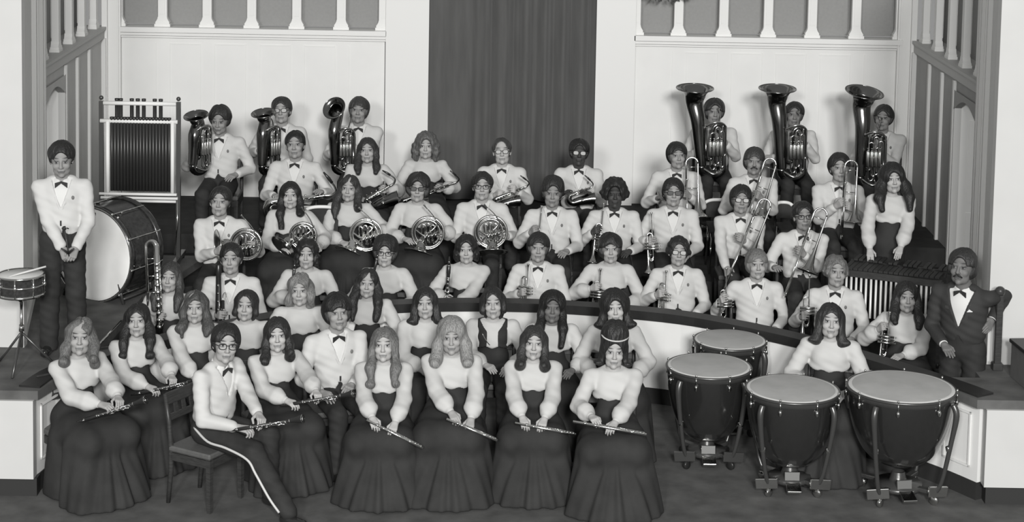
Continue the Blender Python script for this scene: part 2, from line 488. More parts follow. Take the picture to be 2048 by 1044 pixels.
def person(key, hx, hy, floor, sex, label, yaw=0, hyaw=0, tilt=-9, roll=None, s=1.0, off=0.0, lf=2, lr=0, hair=None, hv=.03,
           skin=.40, ha=None, hb=None, pose='sit', outfit=None, glasses=None, must=0, flare=1.0, legs=None, group=None, pin=False,
           bust=1.0, wz=None, broad=1.05, knees=None, body_d=None, vcut=True, shoes=True, soft=0.0):
    hair = dict(hair or {}); roll = 3 * math.sin(hx * .7) if roll is None else roll; m = sex == 'm'; outfit = outfit or ('jacket' if m else 'blouse')
    hipz = HS[pose]; yw = math.radians(yaw)
    tp, TR = torso_fn(hipz, math.radians(lf), math.radians(lr), s)
    hc0 = V3(0, -.03, 1.17) if m else V3(0, -.03, 1.12)
    HC = tp(hc0)
    Mh = rotm('Z', math.radians(hyaw - yaw)) @ rotm('X', math.radians(tilt)) @ rotm('Y', math.radians(roll))
    hk = s * (1.10 if m else 1.07)
    topv = HC + Mh @ V3(0, .02, .128 + hair.get('vol', 0) + hair.get('top', 0) * 1.0) * hk
    if hair.get('st') == 'beehive': topv = HC + Mh @ V3(0, .03, .215) * hk
    RZ = rotm('Z', yw)
    if body_d is None: w0 = np.array(Pz(hx, hy, floor + topv[2]))
    else: w0 = np.array(P(hx, hy, body_d))
    t = RZ @ topv; org = V3(w0[0] - t[0], w0[1] - t[1], floor)
    root = empty('person', tuple(org), yw, label, 'person', group)
    W2L = lambda wpt: RZ.T @ (np.array(wpt) - org)
    headY = (RZ @ HC)[1] + org[1]
    info = dict(org=org, RZ=RZ, d=headY, root=root, HC=HC, s=s, yaw=yaw)
    PEOPLE[key] = info
    # ---- arms
    sh = (.180 if m else .163) * broad; shz = .945 if m else .915
    UL, FL = (.285 * s, .25 * s) if m else (.26 * s, .235 * s)
    arms = []
    for side, hd in ((-1, ha), (1, hb)):
        S = tp((side * sh, .0, shz)); mode = 'lap'
        if hd is None: T = V3(side * .13, -.32, .635 if pose == 'sit' else .80) * s
        else:
            T = W2L(P(hd[0], hd[1], headY - hd[2])) if hd[0] > 5 else np.array(hd[:3]) * s
            if len(hd) > 3: mode = hd[3]
        Wp = T.copy()
        pole = nrm(V3(side * (.42 if m else .58), .30 if m else .18, -.72 if m else -.6)) if mode not in ('hang',) else nrm(V3(side * .4, .6, -.1))
        if mode == 'back': pole = nrm(V3(side * .15, 1.0, -.05))
        for it in range(4):
            dv = Wp - S; D = np.linalg.norm(dv)
            if D > (UL + FL) * .99: dv = dv * (UL + FL) * .99 / D; D = (UL + FL) * .99; Wp = S + dv
            D = max(D, .12); ca = (UL * UL + D * D - FL * FL) / (2 * UL * D); ca = max(-1, min(1, ca)); u = dv / np.linalg.norm(dv)
            pp = nrm(pole - u * np.dot(pole, u)); E = S + u * UL * ca + pp * UL * math.sqrt(max(0, 1 - ca * ca))
            dr = nrm(Wp - E)
            if it < 3: Wp = T - dr * .055 * s
        if mode == 'lap': N, cu = V3(side * .25, -.25, 1), .32
        elif mode == 'grip': N, cu = V3(side * .75, -.75, .25), 1.0
        elif mode == 'front': N, cu = V3(side * .25, -1, .35), .95
        elif mode == 'flute': N, cu = V3(side * .1, -.5, 1), .75
        elif mode in ('hang', 'back'): N, cu = V3(side * .8, -.6, .0), .4
        elif mode == 'flat': N, cu = V3(side * .1, -.1, 1), .12
        arms.append((side, S, E, Wp, dr, N, cu, mode))
    # ---- body: head, neck, chest, arms in one field; hands finer, in the same mesh
    pts = [a[i] for a in arms for i in (1, 2, 3)] + [HC]
    lo = np.min(pts, 0) - .16 * s; hi = np.max(pts, 0) + .17 * s; lo[2] = min(lo[2], (hipz) * s)
    F = Field(lo, hi, .0072)
    h_ = lambda *p: HC + Mh @ (V3(*p) * hk)
    hr = lambda *r: V3(*r) * hk
    F.ell(h_(0, .02, .032), hr(.075, .094, .090), 0, M=Mh)
    jw = 1.0 if m else .93
    F.ell(h_(0, -.022, -.030), hr(.060 * jw, .064, .078), .03 * s, M=Mh)
    F.cap(h_(-.03 * jw, -.03, -.075), h_(.03 * jw, -.03, -.075), .026 * s, k=.03)
    F.ell(h_(0, -.066, -.096), hr(.021, .019, .017), .02, M=Mh)
    F.cap(h_(-.034, -.073, .029), h_(.034, -.073, .029), .012 * s, k=.02)
    for sx in (-1, 1):
        F.ell(h_(sx * .031, -.100, .006), hr(.017, .017, .012), .012, 's', M=Mh)
        F.ell(h_(sx * .031, -.079, .006), hr(.0125, .012, .010), .004, M=Mh)
        F.ell(h_(sx * .038, -.062, -.028), hr(.022, .02, .02), .02, M=Mh)
        F.ell(h_(sx * .076, .008, -.008), hr(.010, .020, .031), .008, M=Mh)
    F.cap(h_(0, -.086, .012), h_(0, -.103, -.027), .0085 * s, .0125 * s, .012)
    for sx in (-1, 1): F.ell(h_(sx * .011, -.092, -.032), hr(.009, .010, .007), .006, M=Mh)
    F.cap(h_(-.017, -.083, -.058), h_(.017, -.083, -.058), .0075 * s, k=.008)
    F.cap(h_(-.014, -.081, -.069), h_(.014, -.081, -.069), .0085 * s, k=.008)
    hr = lambda *r: V3(*r) * s
    nb = tp((0, .012, .975 if m else .945)); nr = .056 if m else .047
    F.cap(h_(0, .028, -.06), nb, nr * s, (nr + .006) * s, .03)
    F.cap(tp((-sh * .8, .01, shz)), tp((sh * .8, .01, shz)), .042 * s, k=.05)
    F.ell(tp((0, 0, .84)), hr(.125, .08, .14), .04)
    F.ell(tp((0, 0, .66)), hr(.10, .075, .14), .04)
    for (side, S, E, Wp, dr, N, cu, mode) in arms:
        F.cap(S, E, .038 * s, .033 * s, .02); F.cap(E, Wp, .034 * s, .022 * s, .01)
    V, Q = F.mesh(); VV = [V]; QQ = [Q]; nv = len(V)
    hsc = s * (1.0 if m else .9)
    for (side, S, E, Wp, dr, N, cu, mode) in arms:
        if mode == 'none': continue
        G = Field(Wp - .15 - .0, Wp + .17, .0046)
        # keep the field small: box round the hand only
        make_hand(G, Wp, dr, N, side, cu, hsc)
        v2, q2 = G.mesh(); VV.append(v2); QQ.append(q2 + nv); nv += len(v2)
    V = np.concatenate(VV); Q = np.concatenate(QQ)
    me = mesh_np('body', V, Q)
    at = me.attributes.new('head_coord', 'FLOAT_VECTOR', 'POINT')
    loc = ((V - HC) @ Mh / hk).astype(np.float32); at.data.foreach_set('vector', loc.ravel())
    link('body', me, root, skinmat(skin))
    # ---- hair
    hair['male'] = m or hair.get('st') == 'mop'; V, Q = hair_mesh(hair); V = HC + (V * hk) @ Mh.T
    link('hair', mesh_np('hair', V, Q), root, hairmat(hv))
    if hair.get('band'):
        b = MB(); a = [h_(.101 * math.cos(t), .0 + .0 * t, .032 + .0) for t in (0,)]
        ring = []
        for k in range(13):
            t = PI * k / 12; ring.append(h_(.094 * math.cos(t), .02 - .098 * math.sin(t), .112 - .025 * math.sin(t)))
        b.tube(ring, .006 * s, 6).build('hair_band', mat('pale_ribbon', .5, .5), root)
    # ---- upper garments
    wob = lambda X, Y, Z: -.0035 * np.sin(X * 31 + hx) * np.sin(Z * 37) - .002 * np.sin(Z * 90 + X * 40 + hy)
    pts = [a[i] for a in arms for i in (1, 2, 3)]
    lo = np.min(pts, 0) - .12 * s; hi = np.max(pts, 0) + .12 * s
    lo[2] = min(lo[2], (hipz - .05) * s); hi[2] = max(hi[2], tp((0, 0, 1.06))[2]); hi[1] = max(hi[1], .19 * s); lo[1] = min(lo[1], -.2 * s)
    lo[0] = min(lo[0], -.24 * s); hi[0] = max(hi[0], .24 * s)
    def inv(X, Y, Z):      # back to upright torso coordinates (seated heights)
        px, py, pz = X / s, Y / s, Z / s - hipz
        return (TR[0, 0] * px + TR[1, 0] * py + TR[2, 0] * pz, TR[0, 1] * px + TR[1, 1] * py + TR[2, 1] * pz,
                TR[0, 2] * px + TR[1, 2] * py + TR[2, 2] * pz + .52)
    def sleeves(F, r0, r1, r2, puff=0.0):
        for (side, S, E, Wp, dr, N, cu, mode) in arms:
            F.cap(S, E, r0 * s, r1 * s, .03, dis=wob)
            Wc = Wp - dr * (.012 if puff else .03) * s
            if puff:
                mid = E + (Wc - E) * .62
                F.cap(E, mid, r1 * s, puff * s, .02, dis=wob); F.cap(mid, Wc - dr * .045 * s, puff * s, puff * .72 * s, .015, dis=wob)
                F.cap(Wc - dr * .05 * s, Wc, .031 * s, .030 * s, .006)
            else: F.cap(E, Wc, r1 * s, r2 * s, .015, dis=wob)
    if outfit in ('jacket', 'tux'):
        mj = M_WHITEC if outfit == 'jacket' else M_TUX
        F = Field(lo, hi, .0092)
        F.cap(tp((-sh * .78, .005, shz - .005)), tp((sh * .78, .005, shz - .005)), .058 * s, k=.03)
        F.cap(tp((-.07, .01, 1.0)), tp((.07, .01, 1.0)), .03 * s, k=.07)
        F.ell(tp((0, -.005, .85)), hr(.178 * broad, .118, .17), .05, M=TR, dis=wob)
        F.ell(tp((0, -.01, .68)), hr(.165 * broad, .122 * (1 + soft), .20), .05, M=TR, dis=wob)
        sleeves(F, .060, .053, .043)
        X, Y, Z = F.grid(); x, y, z = inv(X, Y, Z); ax_ = np.abs(x)
        zb = np.where(ax_ < .045, .665 - 1.9 * ax_, .58 + .12 * (ax_ - .045))
        g = np.minimum((zb - z), .25 - ax_)
        far = np.ones_like(g)
        # only the trunk is cut, not the sleeves
        for (side, S, E, Wp, dr, N, cu, mode) in arms:
            ba = Wp - E; t_ = np.clip(((X - E[0]) * ba[0] + (Y - E[1]) * ba[1] + (Z - E[2]) * ba[2]) / max(ba @ ba, 1e-6), 0, 1)
            dd = np.sqrt((X - E[0] - t_ * ba[0]) ** 2 + (Y - E[1] - t_ * ba[1]) ** 2 + (Z - E[2] - t_ * ba[2]) ** 2) - .068 * s
            g = np.minimum(g, dd)
        F.cut(g)
        vz = .80 if outfit == 'jacket' else .72
        gv = np.minimum(np.minimum((z - vz) * .36 - ax_, -.03 - y), .05); F.cut(np.minimum(gv, y + .165))
        V, Q = F.mesh(); link('jacket', mesh_np('jacket', V, Q), root, mj)
        cf = MB()
        for (side, S, E, Wp, dr, N, cu, mode) in arms:
            q_ = Wp - dr * .012 * s; cf.lathe([(.028 * s, -.045 * s), (.033 * s, -.04 * s), (.033 * s, .012 * s), (.029 * s, .014 * s)], tuple(q_), tuple(dr), 16)
        if outfit == 'tux': cf.build('cuffs', M_SHIRT, root)
        # shirt with collar
        F = Field(tp((0, 0, 0)) * 0 + np.minimum(tp((-.2, -.2, .62)), tp((-.2, .2, .62))) - .02, np.maximum(tp((.2, .2, 1.1)), tp((.2, -.2, 1.1))) + .04, .009)
        F.ell(tp((0, -.003, .85)), hr(.15, .110, .16), 0, M=TR); F.ell(tp((0, -.004, .72)), hr(.13, .112, .15), .04, M=TR)
        F.cap(tp((-.1, .005, .955)), tp((.1, .005, .955)), .05 * s, k=.03)
        F.cap(tp((0, .008, .97)), tp((0, -.002, 1.018)), .070 * s, .064 * s, .015)
        X, Y, Z = F.grid(); x, y, z = inv(X, Y, Z)
        F.cut(z - 1.03 - .35 * y + 0 * x); F.cut(np.minimum(np.minimum((z - .985) * .5 - np.abs(x), -.02 - y), .02))
        V, Q = F.mesh(); link('shirt', mesh_np('shirt', V, Q), root, M_SHIRT)
        # lapels: thin raised bands along the V
        lp = MB()
        for sx in (-1, 1):
            line = [tp((sx * (zz - vz + .0) * .38 + sx * .014, -.128 + max(0, zz - .86) * .55, zz)) for zz in (vz - .01, vz + .04, vz + .09, vz + .14, vz + .19)]
            a = [Vector(q_) for q_ in line]
            o_ = [Vector(q_ + TR @ V3(sx * w_, .010 + w_ * .25, .0) * s) for q_, w_ in zip(line, (.004, .026, .034, .040, .026))]
            n = len(a); vs = []
            for q_, r_ in zip(a, o_): vs += [q_, r_, r_ + Vector((0, .006, 0)), q_ + Vector((0, .006, 0))]
            fs = []
            for i in range(n - 1):
                for k in range(4): fs.append((i * 4 + k, i * 4 + (k + 1) % 4, i * 4 + 4 + (k + 1) % 4, i * 4 + 4 + k))
            fs += [(3, 2, 1, 0), tuple(range(4 * n - 4, 4 * n))]
            lp.add(vs, fs, False)
        lp.build('lapel', M_SATIN if outfit == 'tux' else M_WHITEC, root)
        # bow tie
        tb = MB(); kz = tp((0, -.082, 1.0)); tb.ball(kz, .009 * s, 8)
        for sx in (-1, 1):
            vs = []; 
            for (dx, hz_) in ((.002, .008), (.048, .020)):
                for sy in (-.006, .005):
                    for sz in (-1, 1): vs.append(Vector(kz + TR @ V3(sx * dx, sy, sz * hz_ - dx * .55) * s))
            tb.add(vs, [(0, 1, 3, 2), (4, 6, 7, 5), (0, 4, 5, 1), (2, 3, 7, 6), (0, 2, 6, 4), (1, 5, 7, 3)], False)
        tb.build('bow_tie', M_TIE, root)
        if outfit == 'jacket':
            MB().ball(tp((.092, -.118, .885)), .011 * s, 8, (1, .6, 1.5)).build('boutonniere', M_PIN, root)
            ck = MB(); c0 = tp((0, -.138, .690))
            ck.box(c0, (.006 * s, .004, .016 * s), None); ck.ball(tp((0, -.139, .672)), .007 * s, 8)
            ck.build('jacket_link', M_TIE, root)
    elif outfit in ('blouse', 'vest'):
        wz = wz if wz is not None else .765
        F = Field(lo, hi, .0092)
        F.cap(tp((-sh * .8, .005, shz - .002)), tp((sh * .8, .005, shz - .002)), .050 * s, k=.03)
        F.cap(tp((-.045, .01, .955)), tp((.045, .01, .955)), .034 * s, k=.06)
        F.ell(tp((0, -.0, .84)), hr(.150, .102, .15), .05, M=TR, dis=wob)
        for sx in (-1, 1): F.ell(tp((sx * .055, -.062, .842)), hr(.058, .050 * bust, .060), .07, M=TR)
        F.ell(tp((0, -.012, wz + .015)), hr(.153, .112, .06), .04, M=TR, dis=wob)
        F.cap(tp((0, .010, .94)), tp((0, .008, .985)), .064 * s, .054 * s, .03)
        sleeves(F, .058, .060, .04, puff=.066)
        X, Y, Z = F.grid(); x, y, z = inv(X, Y, Z)
        g = np.minimum(wz + .008 * np.sin(x * 60 + hx) - z, .21 - np.abs(x))
        for (side, S, E, Wp, dr, N, cu, mode) in arms:
            for (A_, B_, r_) in ((S, E, .066), (E, Wp, .075)):
                ba = B_ - A_; t_ = np.clip(((X - A_[0]) * ba[0] + (Y - A_[1]) * ba[1] + (Z - A_[2]) * ba[2]) / max(ba @ ba, 1e-6), 0, 1)
                g = np.minimum(g, np.sqrt((X - A_[0] - t_ * ba[0]) ** 2 + (Y - A_[1] - t_ * ba[1]) ** 2 + (Z - A_[2] - t_ * ba[2]) ** 2) - r_ * s)
        F.cut(g)
        F.cut(np.minimum(z - .985 + .0 * x - .3 * y, .05))
        V, Q = F.mesh(); link('blouse', mesh_np('blouse', V, Q), root, M_BLOUSE)
        if pin: MB().ball(tp((0, -.115, .80)), .008 * s, 8, (1, .6, 1)).build('brooch', M_PIN, root)
        if outfit == 'vest':
            F = Field(lo, hi, .0092)
            F.cap(tp((-sh * .62, .005, shz + .002)), tp((sh * .62, .005, shz + .002)), .060 * s, k=.03)
            F.ell(tp((0, -.0, .84)), hr(.148, .118, .16), .05, M=TR)
            for sx in (-1, 1): F.ell(tp((sx * .062, -.068, .845)), hr(.066, .065 * bust, .066), .04, M=TR)
            F.ell(tp((0, -.01, .76)), hr(.15, .124, .08), .04, M=TR)
            X, Y, Z = F.grid(); x, y, z = inv(X, Y, Z); ax_ = np.abs(x)
            F.cut(.775 - .35 * ax_ + .02 - z + 0 * y); F.cut(np.minimum(.045 - ax_, .01 - y) + 0 * z); F.cut(ax_ - .125 + 0 * z + 0 * y)
            F.cut(np.minimum(z - .9 - 1.2 * (ax_ - .045), -y + .0) * .5)
            V, Q = F.mesh(); link('vest', mesh_np('vest', V, Q), root, M_BLACK)
            ch = MB().tube(cr([tp((-.085, -.155, .90)), tp((-.05, -.16, .84)), tp((-.02, -.15, .80))], 4), .0035, 6); ch.build('watch_chain', M_SILVER, root)
    # ---- lower garments
    kn = knees or [V3(-.105, -.44, .50), V3(.105, -.44, .50)]
    kn = [np.array(k_, float) * s for k_ in kn]
    if m or outfit == 'vest':
        lo = V3(-.3, -.85, 0) * s; hi = V3(.3, .22, .80 + hipz - .52) * s
        if pose == 'sit':
            an = legs or [(-.11, -.46, .07), (.11, -.46, .07)]
            pl = kn + [np.array(a_) * s for a_ in an]
            lo[:2] = np.minimum(lo[:2], np.min(pl, 0)[:2] - .15); hi[:2] = np.maximum(hi[:2], np.max(pl, 0)[:2] + .15)
        else: an = legs or [(-.11, .0, .07), (.12, -.02, .07)]
        an = [np.array(a_, float) * s for a_ in an]
        F = Field(lo, hi, .0105)
        F.ell(tp((0, .0, .53)), hr(.155, .125, .12), 0)
        F.ell(tp((0, -.008, .66)), hr(.142, .120, .13), .05)
        for i, sx in enumerate((-1, 1)):
            hp = V3(sx * .085, -.01, hipz) * s
            if pose == 'sit':
                F.cap(hp, kn[i], .092 * s, .072 * s, .03, dis=wob); F.cap(kn[i], an[i] + V3(0, 0, .03), .072 * s, .062 * s, .02, dis=wob)
            else:
                km = (hp + an[i]) / 2 + V3(0, -.02, 0)
                F.cap(hp, km, .095 * s, .078 * s, .03, dis=wob); F.cap(km, an[i] + V3(0, 0, .0), .078 * s, .072 * s, .02, dis=wob)
        X, Y, Z = F.grid(); F.cut(.035 * s - Z + 0 * X + 0 * Y)
        V, Q = F.mesh(); link('trousers', mesh_np('trousers', V, Q), root, M_BLACK)
        for i, sx in enumerate((-1, 1)):
            a_ = an[i]; sb = MB()
            fd = nrm(V3(sx * .12, -1, 0)) if pose == 'sit' or True else None
            G = Field(a_ - .28, a_ + .28, .011)
            G.cap(V3(a_[0], a_[1] + .03, .045 * s), V3(a_[0], a_[1] + .03, .045 * s) + fd * .17 * s, .042 * s, .036 * s, 0)
            G.cap(V3(a_[0], a_[1], .05 * s), V3(a_[0], a_[1], .1 * s), .042 * s, .04 * s, .02)
            X, Y, Z = G.grid(); G.cut(.004 - Z + 0 * X + 0 * Y)
            V, Q = G.mesh(); link('shoe', mesh_np('shoe', V, Q), root, M_GLOSS)
    else:
        fl = flare
        lo = V3(-.42, -.85, 0) * s; hi = V3(.42, .24, .82 + hipz - .52) * s
        F = Field(lo, hi, .0115)
        def fold(X, Y, Z):
            th = np.arctan2(X, -(Y + .42 * s) + .001 * Z)
            amp_ = np.clip((.55 * s - Z), 0, .5) * .040 * fl
            return -amp_ * (np.sin(th * 9 + hx) * .6 + np.sin(th * 17 + hy) * .4)
        F.ell(tp((0, .0, .55)), hr(.165, .14, .12), 0)
        F.ell(tp((0, -.006, .68)), hr(.118, .098, .14), .05)
        if pose == 'sit':
            for i, sx in enumerate((-1, 1)):
                F.cap(V3(sx * .09, 0, .52) * s, kn[i] * V3(1.45, 1, 1) + V3(0, 0, -.03), .108 * s, .095 * s, .08)
            F.cap(V3(0, -.05, .50) * s, V3(0, -.40, .47) * s, .11 * s, .11 * s, .05)
            for sx in (-1, 1):
                F.cap(V3(sx * .155, -.34, .42) * s, V3(sx * .14, -.42, .0) * s, .135 * s, .195 * fl * s, .05, dis=fold)
                F.cap(V3(sx * .14, -.10, .42) * s, V3(sx * .14, -.12, .0) * s, .13 * s, .17 * fl * s, .06, dis=fold)
            F.cap(V3(0, -.36, .40) * s, V3(0, -.44, .0) * s, .14 * s, .21 * fl * s, .06, dis=fold)
            F.cap(V3(-.13, -.40, .46) * s, V3(.13, -.40, .46) * s, .105 * s, k=.08); F.cap(V3(-.12, -.2, .50) * s, V3(.12, -.2, .50) * s, .10 * s, k=.08)
        else:
            F.cap(V3(0, 0, hipz - .05) * s, V3(0, 0, .0), .15 * s, .24 * fl * s, .06, dis=fold)
        X, Y, Z = F.grid(); x, y, z = inv(X, Y, Z)
        F.cut(.012 * s - Z + 0 * X + 0 * Y); F.cut(z - .80)
        V, Q = F.mesh(); link('skirt', mesh_np('skirt', V, Q), root, M_SKIRT)
    # ---- face extras
    if glasses:
        g = MB(); ln = MB()
        for sx in (-1, 1):
            ring = []
            for k in range(14):
                a = 2 * PI * k / 14; ca, sa = math.cos(a), math.sin(a)
                ring.append(h_(sx * .0325 + .0245 * math.copysign(abs(ca) ** .75, ca), -.100 + abs(ca * .0) , .003 + .0185 * math.copysign(abs(sa) ** .75, sa)))
            g.tube(ring, .0030 * s, 6, closed=True)
            vs = [h_(sx * .0325, -.1, .003)] + ring
            ln.add(vs, [(0, 1 + k, 1 + (k + 1) % 14) for k in range(14)], False)
            g.tube([h_(sx * .057, -.099, .008), h_(sx * .079, -.06, .008), h_(sx * .083, .0, .003)], .0028 * s, 6)
        g.tube([h_(-.008, -.101, .008), h_(0, -.104, .011), h_(.008, -.101, .008)], .0030 * s, 6)
        go = g.build('glasses', M_FRAME, root)
        if glasses in ('dark', 'glare'): ln.build('lens', M_LENS if glasses == 'dark' else M_GLARE, go)
    if must:
        mb = MB()
        for sx in (-1, 1):
            mb.tube([h_(0, -.097, -.046), h_(sx * .015, -.096, -.049), h_(sx * .031, -.084, -.060)], [.0075 * s, .0085 * s, .004 * s], 7)
        mb.build('mustache', hairmat(hv), root)
    info['label'] = label
    return info
# ------------------------------------------------------------------ instruments
def frame(name, O, zdir, xdir, label, cat, group=None):
    z = Vector(zdir).normalized(); x = Vector(xdir); x = (x - z * x.dot(z)).normalized(); y = z.cross(x)
    o = empty(name, (0, 0, 0), 0, label, cat, group)
    M = Matrix((x, y, z)).transposed().to_4x4(); M.translation = Vector(O); o.matrix_world = M
    bpy_loc, q, _ = M.decompose(); o.location = bpy_loc; o.rotation_euler = q.to_euler()
    return o
def arc(c, r, a0, a1, n=10, pl='xz', ry=None):
    c = Vector(c); out = []; ry = ry or r
    for k in range(n + 1):
        a = math.radians(a0 + (a1 - a0) * k / n); u, v_ = r * math.cos(a), ry * math.sin(a)
        out.append(c + (Vector((u, 0, v_)) if pl == 'xz' else Vector((u, v_, 0)) if pl == 'xy' else Vector((0, u, v_))))
    return out

def trumpet(A, B, label, face=(1, 0, 0), silver=False, cornet=False):
    """A mouthpiece end, B bell end (world)"""
    A, B = Vector(A), Vector(B); L = .5 if not cornet else .42; mid = B + (A - B).normalized() * .25
    o = frame('cornet' if cornet else 'trumpet', mid, A - B, face, label, 'trumpet' if not cornet else 'cornet')
    mt = M_SILVER if silver else M_BRASS; top = L - .25
    b = MB(); b.lathe([(.0058, .10), (.006, -.02), (.009, -.12), (.015, -.18), (.026, -.22), (.042, -.242), (.061, -.25), (.0595, -.251), (.04, -.2405), (.024, -.216), (.012, -.17)], seg=20)
    b.build('bell', mt, o)
    t = MB(); t.tube([(0, 0, .10)] + arc((.025, 0, .10), .025, 180, 0, 8) + [(.05, 0, -.10)] + arc((.025, .0, -.1), .025, 0, -90, 4) + [(.02, .012, -.115)], .0058, 8)
    t.tube([(.05, .014, top), (.05, .014, -.02), (.05, .012, -.12)] + arc((.03, .012, -.12), .02, 0, -180, 7) + [(.01, .012, -.06)], .0055, 8)
    t.tube([(.0, 0, .05), (.05, 0, .05)], .003, 6); t.tube([(.0, 0, -.08), (.05, 0, -.08)], .003, 6)
    t.build('tubing', mt, o)
    v = MB()
    for k in range(3):
        z = .028 - k * .026
        v.lathe([(0, -.03), (.0115, -.03), (.0115, .10), (.009, .103), (.003, .104), (.003, .118), (.0085, .119), (.0085, .122), (0, .122)], (.025 - .025, 0, z), (1, 0, 0), 12)
    v.build('valves', mt, o)
    MB().lathe([(.0045, 0), (.006, .05), (.0135, .075), (.0135, .082), (.008, .08), (.002, .07)], (.05, .014, top - .01), (0, 0, 1), 12).build('mouthpiece', M_SILVER, o)
    return o

def french_horn(Cw, label, face=(0, -1, .12), bell=(-.20, -.02, -.10), bd=(-.75, -.45, -.35), rot=0, sc=1.0, silver=False):
    y = -Vector(face).normalized()          # local +y points away from the camera
    x = Vector((math.cos(rot), 0, math.sin(rot))); z = -y.cross(x) if False else x.cross(y)
    o = frame('french_horn', Cw, z, x, label, 'french horn')
    mt = M_SILVER if silver else M_BRASS
    r = MB(); r.tube(arc((0, 0, 0), .150 * sc, 0, 350, 36), .0125, 8, True)
    r.tube(arc((.004, .012, .0), .134 * sc, 20, 330, 30), .0105, 8)
    r.tube(arc((-.004, -.012, .004), .118 * sc, -60, 230, 26), .009, 8)
    r.build('main_coil', mt, o)
    s = MB()
    for (cx, cz, w_, h_, yy) in ((-.045, .03, .016, .055, -.02), (.0, .045, .016, .05, -.025), (.045, .02, .016, .06, -.02), (-.02, -.05, .018, .045, -.015), (.03, -.055, .015, .04, -.03)):
        pts = [(cx - w_, yy, cz - h_)] + arc((cx, yy, cz + h_ - w_), w_, 180, 0, 7) + [(cx + w_, yy, cz - h_)]
        s.tube(pts, .0085, 7)
    s.tube(cr([(-.12, -.01, .03), (-.04, -.03, -.02), (.05, -.03, -.01), (.12, -.0, .04)], 6), .0095, 7)
    s.tube(cr([(-.1, .0, -.08), (-.02, -.02, -.015), (.06, -.02, .05), (.09, 0, .11)], 6), .009, 7)
    s.build('slides', mt, o)
    v = MB()
    for k in range(4):
        c = (.075 - k * .034, -.03, -.012 - k * .008)
        v.lathe([(0, -.022), (.016, -.022), (.0175, -.015), (.0175, .015), (.016, .022), (0, .022)], c, (0, 1, 0), 14)
    v.build('rotary_valves', mt, o)
    MB().tube([(.09, -.02, .02), (.118, -.03, .01), (.135, -.035, -.01)], .004, 6).tube([(.09, -.02, -.01), (.118, -.03, -.02), (.135, -.035, -.035)], .004, 6).build('valve_levers', mt, o)
    lp = MB().tube(cr([(.10, -.02, .0), (.085, -.03, .10), (.05, -.04, .17), (-.01, -.05, .24)], 6), .0048, 7)
    lp.lathe([(.0045, 0), (.0065, .035), (.0095, .05), (.0095, .054), (.002, .05)], (-.01, -.05, .235), (-.6, -.1, .75), 10); lp.build('leadpipe', mt, o)
    be = Vector(bell) * sc; d = Vector(bd).normalized()
    p = cr([(.128, .02, -.07), (.07, .035, -.125), (-.01, .03, -.14), tuple(be - d * .12), tuple(be - d * .05), tuple(be - d * .02), tuple(be)], 6)
    n = len(p); rr = lerpl([.010, .012, .017, .03, .055, .09, .145], n)
    b = MB().tube(p, rr, 24, caps=False); b.tube([q for q in p[-12:]], [q * .97 for q in rr[-12:]], 24, caps=False)
    u = d.orthogonal().normalized(); wv = d.cross(u)
    b.tube([be + (u * math.cos(a) + wv * math.sin(a)) * .145 for a in [2 * PI * k / 24 for k in range(24)]], .0035, 6, closed=True)
    b.build('bell', mt, o)
    return o

